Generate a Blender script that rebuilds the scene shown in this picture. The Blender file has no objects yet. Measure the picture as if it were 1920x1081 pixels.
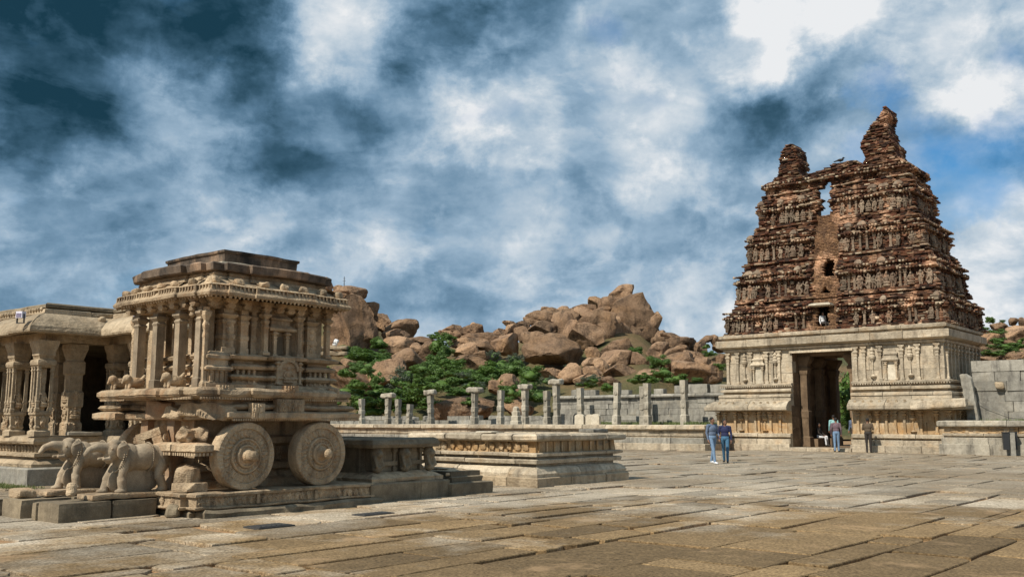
import bpy, bmesh, math, random
import numpy as np
from mathutils import Vector, Matrix, noise
random.seed(7)
SC = bpy.context.scene
COL = SC.collection
# ------------------------------------------------------------------ camera
F = 1780.0                       # focal length in pixels of a 1920 px wide frame
PITCH = math.atan(249.5 / F)
EYE = 1.55
cam_d = bpy.data.cameras.new('camera')
cam_d.sensor_width = 36.0
cam_d.lens = F / 1920 * 36
cam_d.clip_end = 5000
cam = bpy.data.objects.new('camera', cam_d)
COL.objects.link(cam)
cam.location = (0, 0, EYE)
cam.rotation_euler = (math.pi / 2 + PITCH, 0, 0)
SC.camera = cam
cP, sP = math.cos(PITCH), math.sin(PITCH)
A = math.radians(-40)            # the whole temple lies on one grid turned by 40 degrees
VX, VY = math.cos(A), math.sin(A)
def ray(px, py):
    x, y = (px - 960) / F, (540.5 - py) / F
    return Vector((x, cP - sP * y, sP + cP * y))
def at(px, py, Y):
    d = ray(px, py); t = Y / d.y
    return Vector((d.x * t, Y, EYE + d.z * t))
def wor(lx, ly, z=0.0):
    return Vector((VX * lx - VY * ly, VY * lx + VX * ly, z))
# ------------------------------------------------------------------ sun, sky, exposure
SUN_AZ = Vector((-0.705, -0.709, 0)).normalized()      # towards the sun, seen from above
SUN_EL = math.radians(47)
sd = bpy.data.lights.new('sun', 'SUN')
sd.energy = 5.0
sd.angle = math.radians(0.6)
sd.color = (1.0, 0.93, 0.82)
so = bpy.data.objects.new('sun', sd)
COL.objects.link(so)
to_sun = Vector((SUN_AZ.x * math.cos(SUN_EL), SUN_AZ.y * math.cos(SUN_EL), math.sin(SUN_EL)))
so.rotation_euler = to_sun.to_track_quat('Z', 'Y').to_euler()
SC.view_settings.view_transform = 'Standard'
SC.view_settings.look = 'None'
SC.view_settings.exposure = 0.12
SC.view_settings.gamma = 1.0

W = bpy.data.worlds.new('World')
SC.world = W
W.use_nodes = True
wt = W.node_tree
wt.nodes.clear()
def wn(t, **k):
    n = wt.nodes.new(t)
    for a, v in k.items(): setattr(n, a, v)
    return n
def wm(op, a, b=None, c=None, clamp=False):
    n = wn('ShaderNodeMath', operation=op, use_clamp=clamp)
    for i, v in enumerate((a, b, c)):
        if v is None: continue
        if isinstance(v, (int, float)): n.inputs[i].default_value = v
        else: wt.links.new(v, n.inputs[i])
    return n.outputs[0]
def build_sky():
    L = wt.links
    tc = wn('ShaderNodeTexCoord')
    sky = wn('ShaderNodeTexSky', sky_type='NISHITA')
    sky.sun_disc = False
    sky.sun_elevation = SUN_EL
    sky.sun_rotation = math.atan2(SUN_AZ.x, SUN_AZ.y)
    sky.air_density = 1.2; sky.dust_density = 0.6; sky.ozone_density = 2.2
    vec = tc.outputs['Generated']
    def noi(v, scale, detail, rough, dist=0.0):
        n = wn('ShaderNodeTexNoise')
        n.inputs['Scale'].default_value = scale; n.inputs['Detail'].default_value = detail
        n.inputs['Roughness'].default_value = rough; n.inputs['Distortion'].default_value = dist
        L.new(v, n.inputs['Vector']); return n
    # wind-stretched cloud coordinates
    mp = wn('ShaderNodeMapping'); mp.inputs['Rotation'].default_value = (0, math.radians(28), 0)
    mp.inputs['Scale'].default_value = (1.0, 1.0, 1.9)
    L.new(vec, mp.inputs['Vector'])
    big = noi(mp.outputs[0], 3.2, 7, 0.55, 0.35)
    mid = noi(mp.outputs[0], 8.0, 9, 0.56, 0.15)
    fine = noi(vec, 24.0, 8, 0.62, 0.3)
    # warped direction for the larger cloud bodies
    wv = noi(vec, 6.5, 8, 0.64)
    sub = wn('ShaderNodeVectorMath', operation='SUBTRACT'); L.new(wv.outputs['Color'], sub.inputs[0]); sub.inputs[1].default_value = (.5, .5, .5)
    sc = wn('ShaderNodeVectorMath', operation='SCALE'); L.new(sub.outputs[0], sc.inputs[0]); sc.inputs['Scale'].default_value = 0.15
    wd = wn('ShaderNodeVectorMath', operation='ADD'); L.new(vec, wd.inputs[0]); L.new(sc.outputs[0], wd.inputs[1])
    def blob(px, py, r):
        d = ray(px, py).normalized()
        n = wn('ShaderNodeVectorMath', operation='DISTANCE'); L.new(wd.outputs[0], n.inputs[0]); n.inputs[1].default_value = d
        m = wn('ShaderNodeMapRange', interpolation_type='SMOOTHSTEP')
        L.new(n.outputs['Value'], m.inputs['Value'])
        m.inputs['From Min'].default_value = r / F; m.inputs['From Max'].default_value = r / F * 0.36
        m.inputs['To Min'].default_value = 0; m.inputs['To Max'].default_value = 1
        return m.outputs[0]
    bodies = [(210,20,330,-.40),(40,90,250,-.20),(410,50,150,-.26),(20,260,170,-.12),(960,10,170,-.26),(830,100,150,-.25),
      (700,185,140,-.22),(570,265,170,-.32),(480,300,110,-.12),(1470,190,130,-.22),(1550,125,100,-.17),(1400,255,120,-.18),
      (150,350,190,-.08),(100,520,260,-.06),(720,530,300,-.07),(1910,245,100,-.26),(1130,330,150,-.07),(1170,480,200,-.05),(400,470,200,-.05),(1330,460,130,-.06),
      (650,60,150,.34),(330,190,150,.15),(190,215,140,.12),(1480,45,140,.36),(1385,105,110,.28),(1600,25,100,.30),(1290,320,160,.10),
      (1000,390,220,.12),(930,210,150,.16),(1790,70,140,.30),(1885,190,90,.36),(1240,290,150,.10),(620,370,150,.12),(820,610,80,.22),(1310,570,110,.18),
      (1100,150,170,.10),(1760,430,170,.12),(1890,370,90,.20),(1400,600,90,.16),(1880,520,120,.18),(440,390,140,.08),(1230,200,140,.12)]
    s = wm('MULTIPLY_ADD', big.outputs['Fac'], 0.26, 0.49)
    s = wm('ADD', s, wm('MULTIPLY_ADD', mid.outputs['Fac'], 0.34, -0.17))
    s = wm('ADD', s, wm('MULTIPLY_ADD', fine.outputs['Fac'], 0.26, -0.13))
    puff = noi(mp.outputs[0], 5.6, 11, 0.60, 0.25)
    def edge(src, a, b):
        m = wn('ShaderNodeMapRange', interpolation_type='SMOOTHSTEP'); L.new(src, m.inputs['Value'])
        m.inputs['From Min'].default_value = a; m.inputs['From Max'].default_value = b; return m.outputs[0]
    def shifted(scale, off, detail):
        a = wn('ShaderNodeVectorMath', operation='ADD'); L.new(mp.outputs[0], a.inputs[0]); a.inputs[1].default_value = off
        return noi(a.outputs[0], scale, detail, 0.56, 0.2).outputs['Fac']
    relief = wm('SUBTRACT', shifted(4.2, (0, 0, 0), 9), shifted(4.2, (-.022, 0, .075), 9))
    relief2 = wm('SUBTRACT', shifted(11.0, (3, 1, 2), 8), shifted(11.0, (2.990, 1, 2.030), 8))
    s = wm('ADD', s, wm('MULTIPLY', relief, 0.34))
    s = wm('ADD', s, wm('MULTIPLY', relief2, 0.55))
    sz = wn('ShaderNodeSeparateXYZ'); L.new(vec, sz.inputs[0])
    s = wm('ADD', s, wm('MULTIPLY', edge(sz.outputs['Z'], .30, .02), 0.10))
    s = wm('ADD', s, wm('MULTIPLY_ADD', edge(puff.outputs['Fac'], .47, .57), 0.13, -0.05))
    puff2 = noi(vec, 13.0, 10, 0.62, 0.2)
    s = wm('ADD', s, wm('MULTIPLY_ADD', edge(puff2.outputs['Fac'], .50, .64), 0.12, -0.03))
    for x, y, r, a in bodies:
        s = wm('MULTIPLY_ADD', blob(x, y, r), a, s)
    ramp = wn('ShaderNodeValToRGB')
    cr = ramp.color_ramp
    cr.interpolation = 'LINEAR'
    stops = [(0.0,(.012,.05,.082)),(.16,(.045,.112,.175)),(.33,(.105,.21,.32)),(.48,(.20,.335,.475)),(.64,(.35,.495,.64)),(.82,(.60,.70,.79)),(1.0,(.93,.95,.97))]
    cr.elements[0].position = 0; cr.elements[0].color = (*stops[0][1], 1)
    cr.elements[1].position = 1; cr.elements[1].color = (*stops[-1][1], 1)
    for p, c in stops[1:-1]:
        e = cr.elements.new(p); e.color = (*c, 1)
    L.new(s, ramp.inputs[0])
    gaps = [(1650,160,80,.42),(1150,90,60,.30),(1840,310,150,.42),(1700,260,100,.25),(1890,100,70,.3),(1800,370,100,.2)]
    g = wm('MULTIPLY_ADD', mid.outputs['Fac'], 1.1, -0.66)
    for x, y, r, a in gaps:
        g = wm('MULTIPLY_ADD', blob(x, y, r), a, g)
    g = wm('MULTIPLY', g, 1.5, clamp=True)
    b1 = wn('ShaderNodeBackground'); tm = wn('ShaderNodeMix', data_type='RGBA', blend_type='MULTIPLY'); tm.inputs[0].default_value = 1; L.new(sky.outputs[0], tm.inputs[6]); tm.inputs[7].default_value = (.30, .80, 1.15, 1); L.new(tm.outputs[2], b1.inputs[0]); b1.inputs[1].default_value = 0.085
    b2 = wn('ShaderNodeBackground'); L.new(ramp.outputs[0], b2.inputs[0]); b2.inputs[1].default_value = 0.82
    mx = wn('ShaderNodeMixShader'); L.new(g, mx.inputs[0]); L.new(b2.outputs[0], mx.inputs[1]); L.new(b1.outputs[0], mx.inputs[2])
    out = wn('ShaderNodeOutputWorld'); L.new(mx.outputs[0], out.inputs[0])
build_sky()
# ------------------------------------------------------------------ materials
M = {}
def new_mat(name):
    m = bpy.data.materials.new(name); m.use_nodes = True
    nt = m.node_tree; nt.nodes.clear()
    o = nt.nodes.new('ShaderNodeOutputMaterial'); b = nt.nodes.new('ShaderNodeBsdfPrincipled')
    nt.links.new(b.outputs[0], o.inputs[0])
    M[name] = m
    return m, nt, b
class NT:
    def __init__(s, nt): s.t = nt; s.L = nt.links
    def n(s, t, **k):
        n = s.t.nodes.new(t)
        for a, v in k.items(): setattr(n, a, v)
        return n
    def put(s, sock, v):
        if hasattr(v, 'is_output'): s.L.new(v, sock)
        elif isinstance(v, tuple) and len(v) == 3 and sock.type == 'RGBA': sock.default_value = (*v, 1)
        else: sock.default_value = v
    def noise(s, vec, scale, detail=6, rough=.6, dist=0.0):
        n = s.n('ShaderNodeTexNoise'); s.L.new(vec, n.inputs['Vector'])
        n.inputs['Scale'].default_value = scale; n.inputs['Detail'].default_value = detail
        n.inputs['Roughness'].default_value = rough; n.inputs['Distortion'].default_value = dist
        return n.outputs['Fac']
    def mapv(s, vec, scale):
        n = s.n('ShaderNodeMapping'); s.L.new(vec, n.inputs['Vector']); n.inputs['Scale'].default_value = scale
        return n.outputs[0]
    def rng(s, v, a, b, c=0.0, d=1.0):
        n = s.n('ShaderNodeMapRange'); s.L.new(v, n.inputs[0])
        for i, x in enumerate((a, b, c, d)): n.inputs[i + 1].default_value = x
        return n.outputs[0]
    def math(s, op, a, b):
        n = s.n('ShaderNodeMath', operation=op); s.put(n.inputs[0], a); s.put(n.inputs[1], b); return n.outputs[0]
    def mix(s, f, a, b, mode='MIX'):
        n = s.n('ShaderNodeMix', data_type='RGBA', blend_type=mode)
        s.put(n.inputs[0], f); s.put(n.inputs[6], a); s.put(n.inputs[7], b); return n.outputs[2]
    def bump(s, h, strength, dist, nrm=None):
        n = s.n('ShaderNodeBump'); n.inputs['Strength'].default_value = strength; n.inputs['Distance'].default_value = dist
        s.L.new(h, n.inputs['Height'])
        if nrm is not None: s.L.new(nrm, n.inputs['Normal'])
        return n.outputs[0]
def stone(name, c1, c2, stain, st=.5, ochre=None, oc=.3, s1=.7, bump=.5, bd=.03, fine=40, attr=False, rough=.92, rnd=.22, ss=1.0, spk=.28, carve=0.0, cs=9.0, cd=.05):
    m, nt, b = new_mat(name); N = NT(nt)
    pos = N.n('ShaderNodeNewGeometry').outputs['Position']
    c = N.mix(N.rng(N.noise(pos, s1, 6, .62), .36, .64), c1, c2)
    if attr:
        at_ = N.n('ShaderNodeAttribute'); at_.attribute_name = 'tint'
        c = N.mix(1.0, c, at_.outputs['Color'], 'MULTIPLY')
    if ochre: c = N.mix(N.math('MULTIPLY', N.rng(N.noise(pos, s1 * 1.7, 5, .6, .5), .52, .68), oc), c, ochre)
    if stain: c = N.mix(N.math('MULTIPLY', N.rng(N.noise(N.mapv(pos, (2.6 * ss, 2.6 * ss, .55 * ss)), 1.1, 7, .66), .5, .7), st), c, stain)
    g = N.noise(pos, fine, 4, .7)
    c = N.mix(1.0, c, N.mix(N.rng(g, .3, .7), (1 - spk, 1 - spk * 1.03, 1 - spk * 1.08), (1 + spk * .57, 1 + spk * .55, 1 + spk * .5)), 'MULTIPLY')
    mid = N.noise(pos, 5.5, 7, .65)
    c = N.mix(1.0, c, N.mix(N.rng(mid, .3, .7), (.76, .75, .73), (1.15, 1.15, 1.14)), 'MULTIPLY')
    oi = N.n('ShaderNodeObjectInfo').outputs['Random']
    c = N.mix(1.0, c, N.mix(oi, (1 - rnd,) * 3, (1 + rnd * .75, 1 + rnd * .72, 1 + rnd * .68)), 'MULTIPLY')
    N.put(b.inputs['Base Color'], c)
    b.inputs['Roughness'].default_value = rough
    b.inputs['Specular IOR Level'].default_value = .2
    n1 = N.bump(mid, bump, bd)
    if carve:                                   # fine worn carving
        vo = N.n('ShaderNodeTexVoronoi', feature='SMOOTH_F1'); vo.inputs['Scale'].default_value = cs; vo.inputs['Smoothness'].default_value = .4
        N.L.new(N.mapv(pos, (1.0, 1.0, 1.5)), vo.inputs['Vector']); n1 = N.bump(vo.outputs['Distance'], carve, cd, n1)
    n2 = N.bump(g, bump * .7, bd * .25, n1)
    N.L.new(n2, b.inputs['Normal'])
    return m
stone('chariot_stone', (.55,.43,.29), (.33,.25,.165), (.06,.043,.032), .75, (.42,.22,.10), .45, 1.6, .8, .035, 55, carve=.22, cs=24.0)
stone('elephant_stone', (.42,.345,.25), (.27,.22,.16), (.08,.06,.045), .55, (.36,.22,.12), .3, 2.0, .45, .02, 60)
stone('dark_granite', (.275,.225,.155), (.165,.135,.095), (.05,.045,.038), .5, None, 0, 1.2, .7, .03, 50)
stone('black_stone', (.17,.13,.098), (.035,.031,.028), (.40,.27,.18), .85, None, 0, 2.4, .6, .03, 40)
stone('base_stone', (.52,.45,.345), (.38,.325,.245), (.11,.09,.07), .62, (.50,.31,.14), .28, .8, .6, .04, 30, carve=.3, cs=7.0)
stone('ochre_stone', (.47,.37,.24), (.42,.255,.115), (.13,.09,.06), .55, (.60,.53,.41), .6, 1.3, .5, .03, 30)
stone('pillar_granite', (.43,.395,.325), (.31,.285,.235), (.085,.078,.066), .8, (.40,.31,.20), .3, 1.2, .6, .04, 30, rnd=.3)
stone('grey_granite', (.34,.325,.285), (.245,.235,.205), (.08,.076,.07), .75, (.36,.30,.21), .25, .8, .55, .03, 35)
stone('pale_stone', (.60,.55,.45), (.50,.44,.34), (.22,.18,.13), .25, None, 0, 1.2, .4, .02, 35)
stone('hall_stone', (.46,.375,.265), (.33,.26,.175), (.095,.075,.055), .5, (.42,.27,.14), .25, .9, .6, .03, 45, carve=.3, cs=11.0)
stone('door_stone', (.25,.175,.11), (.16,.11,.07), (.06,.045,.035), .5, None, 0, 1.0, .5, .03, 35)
stone('painted_stone', (.31,.19,.115), (.33,.245,.165), (.09,.06,.042), .6, None, 0, 3.0, .5, .02, 45)
stone('brick', (.80,.78,.76), (.60,.55,.52), (.05,.035,.03), .38, (1.0,.62,.40), .5, .55, .7, .05, 14, attr=True)
stone('weathered_plaster', (.29,.235,.175), (.155,.11,.08), (.05,.035,.028), .7, (.36,.16,.075), .4, 1.2, .7, .04, 20, rnd=.4, carve=.5, cs=9.0)
stone('boulder', (.385,.255,.16), (.25,.162,.104), (.05,.038,.032), .85, (.36,.21,.105), .5, .22, .8, .3, 4.0, rnd=.34, ss=.42, carve=.7, cs=.42, cd=.9)
stone('earth', (.34,.20,.10), (.26,.165,.09), (.16,.12,.07), .3, (.30,.24,.15), .4, .5, .6, .03, 25)
stone('soil_hill', (.20,.13,.07), (.06,.075,.03), (.05,.06,.025), .6, None, 0, .12, .8, .3, 2.0)
def paving(name):
    m = stone(name, (.52,.455,.365), (.38,.33,.26), None, 0, None, 0, .6, 1.0, .03, 27, rnd=.34, spk=.75)
    nt = m.node_tree; N = NT(nt)
    b = [n for n in nt.nodes if n.type == 'BSDF_PRINCIPLED'][0]
    src = b.inputs['Base Color'].links[0].from_socket
    pos = N.n('ShaderNodeNewGeometry').outputs['Position']
    # soil stain plus vignette darkening, both painted into the near paving's colour
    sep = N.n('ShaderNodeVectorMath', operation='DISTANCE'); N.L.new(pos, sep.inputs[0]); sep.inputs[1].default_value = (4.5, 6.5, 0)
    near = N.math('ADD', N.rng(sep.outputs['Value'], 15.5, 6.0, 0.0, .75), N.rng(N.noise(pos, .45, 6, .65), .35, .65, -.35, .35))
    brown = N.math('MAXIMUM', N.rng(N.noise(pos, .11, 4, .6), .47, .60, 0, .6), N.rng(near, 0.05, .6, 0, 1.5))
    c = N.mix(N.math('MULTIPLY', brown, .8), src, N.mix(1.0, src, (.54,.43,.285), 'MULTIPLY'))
    dust = N.rng(N.noise(pos, .75, 7, .68, .4), .57, .66)
    c = N.mix(N.math('MULTIPLY', dust, .5), c, (.40,.265,.145))
    spot = N.rng(N.noise(pos, 2.3, 5, .7), .63, .72)
    c = N.mix(N.math('MULTIPLY', spot, .5), c, (.17,.14,.10))
    N.L.new(c, b.inputs['Base Color'])
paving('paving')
def simple(name, col, rough=.8, metal=0.0, var=.25, scale=18.0, bump=.2):
    m, nt, b = new_mat(name); N = NT(nt)
    tc = N.n('ShaderNodeTexCoord').outputs['Object']
    n = N.noise(tc, scale, 5, .6)
    N.put(b.inputs['Base Color'], N.mix(N.rng(n, .3, .7), tuple(x * (1 - var) for x in col), tuple(min(1, x * (1 + var)) for x in col)))
    b.inputs['Roughness'].default_value = rough; b.inputs['Metallic'].default_value = metal
    N.L.new(N.bump(n, bump, .01), b.inputs['Normal'])
for nm, c in dict(skin=(.20,.105,.065), hair=(.012,.010,.009), denim_shirt=(.10,.135,.20), jeans=(.14,.22,.33), jeans_dark=(.045,.13,.22), navy=(.012,.016,.06),
                  white_cloth=(.62,.63,.64), teal_cloth=(.22,.42,.42), plum_cloth=(.13,.085,.10), brown_cloth=(.085,.060,.036), dark_cloth=(.028,.022,.018), black_shoe=(.02,.018,.016)).items():
    simple(nm, c, .85)
simple('black_plastic', (.02,.022,.024), .5)
simple('grey_metal', (.35,.36,.36), .45, .6)
simple('iron', (.06,.058,.055), .6, .3)
simple('lamp_white', (.62,.60,.68), .4)
simple('lamp_glass', (.20,.17,.24), .2)
simple('white_paint', (.75,.75,.73), .6)
def foliage(name, c1, c2):
    m, nt, b = new_mat(name); N = NT(nt)
    geo = N.n('ShaderNodeNewGeometry')
    oi = N.n('ShaderNodeObjectInfo').outputs['Random']
    f = N.math('ADD', N.math('MULTIPLY', geo.outputs['Random Per Island'], .65), N.math('MULTIPLY', oi, .35))
    N.put(b.inputs['Base Color'], N.mix(f, c1, c2))
    b.inputs['Roughness'].default_value = .6
    tr = N.n('ShaderNodeBsdfTranslucent'); N.put(tr.inputs[0], tuple(x * 1.1 for x in c2))
    mx = N.n('ShaderNodeMixShader'); mx.inputs[0].default_value = .22
    N.L.new(b.outputs[0], mx.inputs[1]); N.L.new(tr.outputs[0], mx.inputs[2])
    o = [n for n in nt.nodes if n.type == 'OUTPUT_MATERIAL'][0]
    N.L.new(mx.outputs[0], o.inputs[0])
foliage('leaf_green', (.034,.080,.012), (.11,.195,.028))
foliage('leaf_bright', (.045,.10,.018), (.12,.20,.04))
foliage('leaf_grey', (.055,.075,.045), (.10,.125,.075))
foliage('grass_blade', (.07,.11,.025), (.16,.19,.06))
# ------------------------------------------------------------------ object helpers
def link(o, parent=None):
    COL.objects.link(o)
    if parent is not None: o.parent = parent
    return o
def tag(o, label, cat, group=None):
    o['label'] = label; o['category'] = cat
    if group: o['group'] = group
    return o
def kind(o, k): o['kind'] = k; return o
def thing(name, label, cat, lx, ly, z=0.0, rz=None, group=None):
    o = bpy.data.objects.new(name, None); o.empty_display_size = .2
    o.location = wor(lx, ly, z); o.rotation_euler.z = A if rz is None else A + rz
    link(o); return tag(o, label, cat, group)
def mesh_from(name, v, f, mat, smooth=False):
    me = bpy.data.meshes.new(name)
    me.from_pydata([tuple(p) for p in v], [], f)
    for m in (mat if isinstance(mat, (list, tuple)) else [mat]): me.materials.append(M[m])
    if smooth: me.polygons.foreach_set('use_smooth', [True] * len(me.polygons))
    me.update(); return me
class MB:
    def __init__(s): s.v = []; s.f = []
    def add(s, v, f):
        o = len(s.v); s.v += [tuple(p) for p in v]; s.f += [tuple(i + o for i in q) for q in f]; return s
    def box(s, x0, x1, y0, y1, z0, z1, j=0.0):
        v = [(x, y, z) for z in (z0, z1) for x, y in ((x0, y0), (x1, y0), (x1, y1), (x0, y1))]
        if j: v = [tuple(c + random.uniform(-j, j) for c in p) for p in v]
        return s.add(v, [(3, 2, 1, 0), (4, 5, 6, 7), (0, 1, 5, 4), (1, 2, 6, 5), (2, 3, 7, 6), (3, 0, 4, 7)])
    def lathe(s, prof, seg=20, axis='z', c=(0, 0, 0), mod=None):
        n = len(prof); v = []
        for k in range(seg):
            a = 2 * math.pi * k / seg; ca, sa = math.cos(a), math.sin(a)
            for i, (r, h) in enumerate(prof):
                if mod: h = h + mod(i, a)
                p = (r * ca, r * sa, h) if axis == 'z' else (h, r * ca, r * sa)
                v.append((p[0] + c[0], p[1] + c[1], p[2] + c[2]))
        f = []
        for k in range(seg):
            k2 = (k + 1) % seg
            for i in range(n - 1): f.append((k * n + i, k2 * n + i, k2 * n + i + 1, k * n + i + 1))
        f.append(tuple(k * n for k in range(seg))[::-1]); f.append(tuple(k * n + n - 1 for k in range(seg)))
        return s.add(v, f)
    def stack(s, rows, c=(0, 0)):
        """square mouldings: rows of (half x, half y, z) lofted upwards"""
        v = []; f = []
        for hx, hy, z in rows: v += [(c[0] - hx, c[1] - hy, z), (c[0] + hx, c[1] - hy, z), (c[0] + hx, c[1] + hy, z), (c[0] - hx, c[1] + hy, z)]
        for i in range(len(rows) - 1):
            for k in range(4):
                k2 = (k + 1) % 4; f.append((i * 4 + k, i * 4 + k2, i * 4 + 4 + k2, i * 4 + 4 + k))
        f.append((3, 2, 1, 0)); e = (len(rows) - 1) * 4; f.append((e, e + 1, e + 2, e + 3))
        return s.add(v, f)
    def loft(s, plan, prof, seg=.35, rough=.012, cap=True):
        """rectilinear plan (counter-clockwise) swept up a profile of (offset, z), edges worn by noise"""
        n = len(plan); pts = []
        for i in range(n):
            p0, p1, p2 = plan[i - 1], plan[i], plan[(i + 1) % n]
            def nrm(a, b):
                dx, dy = b[0] - a[0], b[1] - a[1]; l = math.hypot(dx, dy) or 1; return (dy / l, -dx / l)
            na, nb = nrm(p0, p1), nrm(p1, p2)
            pts.append((p1, (na[0] + nb[0], na[1] + nb[1])))
            L = math.hypot(p2[0] - p1[0], p2[1] - p1[1]); m = max(1, int(L / seg))
            for k in range(1, m):
                t = k / m; pts.append(((p1[0] + (p2[0] - p1[0]) * t, p1[1] + (p2[1] - p1[1]) * t), nb))
        N_ = len(pts); v = []; f = []
        for d, z in prof:
            for (x, y), (nx, ny) in pts:
                w = rough * noise.noise(Vector((x * 3.1, y * 3.1, z * 5.3))) * 2
                v.append((x + nx * (d + w), y + ny * (d + w), z + rough * noise.noise(Vector((x * 2.3 + 9, y * 2.3, z * 3))) * 1.2))
        for i in range(len(prof) - 1):
            for k in range(N_):
                k2 = (k + 1) % N_; f.append((i * N_ + k, i * N_ + k2, (i + 1) * N_ + k2, (i + 1) * N_ + k))
        if cap:
            f.append(tuple(range(N_))[::-1]); f.append(tuple(range((len(prof) - 1) * N_, len(prof) * N_)))
        return s.add(v, f)
    def mesh(s, name, mat, smooth=False): return mesh_from(name, s.v, s.f, mat, smooth)
    def build(s, name, mat, parent=None, smooth=False, loc=None, rot=None):
        o = bpy.data.objects.new(name, s.mesh(name, mat, smooth)); link(o, parent)
        if loc is not None: o.location = loc
        if rot is not None: o.rotation_euler = rot
        return o
def inst(name, me, parent=None, loc=(0, 0, 0), rot=(0, 0, 0), sc=(1, 1, 1)):
    o = bpy.data.objects.new(name, me); link(o, parent)
    o.location = loc; o.rotation_euler = rot; o.scale = sc if isinstance(sc, (tuple, list)) else (sc,) * 3
    return o
def copy_tree(o, parent=None):
    c = o.copy(); COL.objects.link(c); c.parent = parent
    for ch in list(o.children): copy_tree(ch, c)
    return c
def block_mesh(name, sx, sy, sz, mat, n=(6, 4, 4), rnd=.03, amp=.015, freq=3.0, seed=0, cuts=0):
    """a hewn block: rounded arrises, dented faces; stands on z = 0"""
    rs = random.Random(seed)
    bm = bmesh.new(); bmesh.ops.create_cube(bm, size=1)
    grid = {}
    bm.clear()
    def vert(i, j, k):
        key = (i, j, k)
        if key not in grid: grid[key] = bm.verts.new((i / n[0] - .5, j / n[1] - .5, k / n[2] - .5))
        return grid[key]
    for i in range(n[0]):
        for j in range(n[1]):
            bm.faces.new([vert(i, j, 0), vert(i, j + 1, 0), vert(i + 1, j + 1, 0), vert(i + 1, j, 0)])
            bm.faces.new([vert(i, j, n[2]), vert(i + 1, j, n[2]), vert(i + 1, j + 1, n[2]), vert(i, j + 1, n[2])])
        for k in range(n[2]):
            bm.faces.new([vert(i, 0, k), vert(i + 1, 0, k), vert(i + 1, 0, k + 1), vert(i, 0, k + 1)])
            bm.faces.new([vert(i, n[1], k), vert(i, n[1], k + 1), vert(i + 1, n[1], k + 1), vert(i + 1, n[1], k)])
    for j in range(n[1]):
        for k in range(n[2]):
            bm.faces.new([vert(0, j, k), vert(0, j, k + 1), vert(0, j + 1, k + 1), vert(0, j + 1, k)])
            bm.faces.new([vert(n[0], j, k), vert(n[0], j + 1, k), vert(n[0], j + 1, k + 1), vert(n[0], j, k + 1)])
    off = Vector((rs.uniform(0, 99), rs.uniform(0, 99), 0)); h = Vector((sx, sy, sz)) / 2
    planes = []
    for _ in range(cuts):
        d = Vector((rs.uniform(-1, 1), rs.uniform(-1, 1), rs.uniform(.1, 1))).normalized()
        planes.append((d, (abs(d.x) * h.x + abs(d.y) * h.y + abs(d.z) * h.z) * rs.uniform(.62, .85)))
    for v in bm.verts:
        p = Vector((v.co.x * sx, v.co.y * sy, v.co.z * sz))
        q = Vector([max(-h[a] + rnd, min(h[a] - rnd, p[a])) for a in range(3)])
        d = p - q
        if d.length > 1e-6 and sum(1 for a in range(3) if abs(d[a]) > 1e-6) > 1: p = q + d.normalized() * rnd
        for dn, lim in planes:
            e = p.dot(dn) - lim
            if e > 0: p = p - dn * e
        p = p + noise.noise_vector(p * freq + off) * amp
        v.co = p + Vector((0, 0, h.z))
    me = bpy.data.meshes.new(name); bm.to_mesh(me); bm.free()
    me.materials.append(M[mat]); return me
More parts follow.
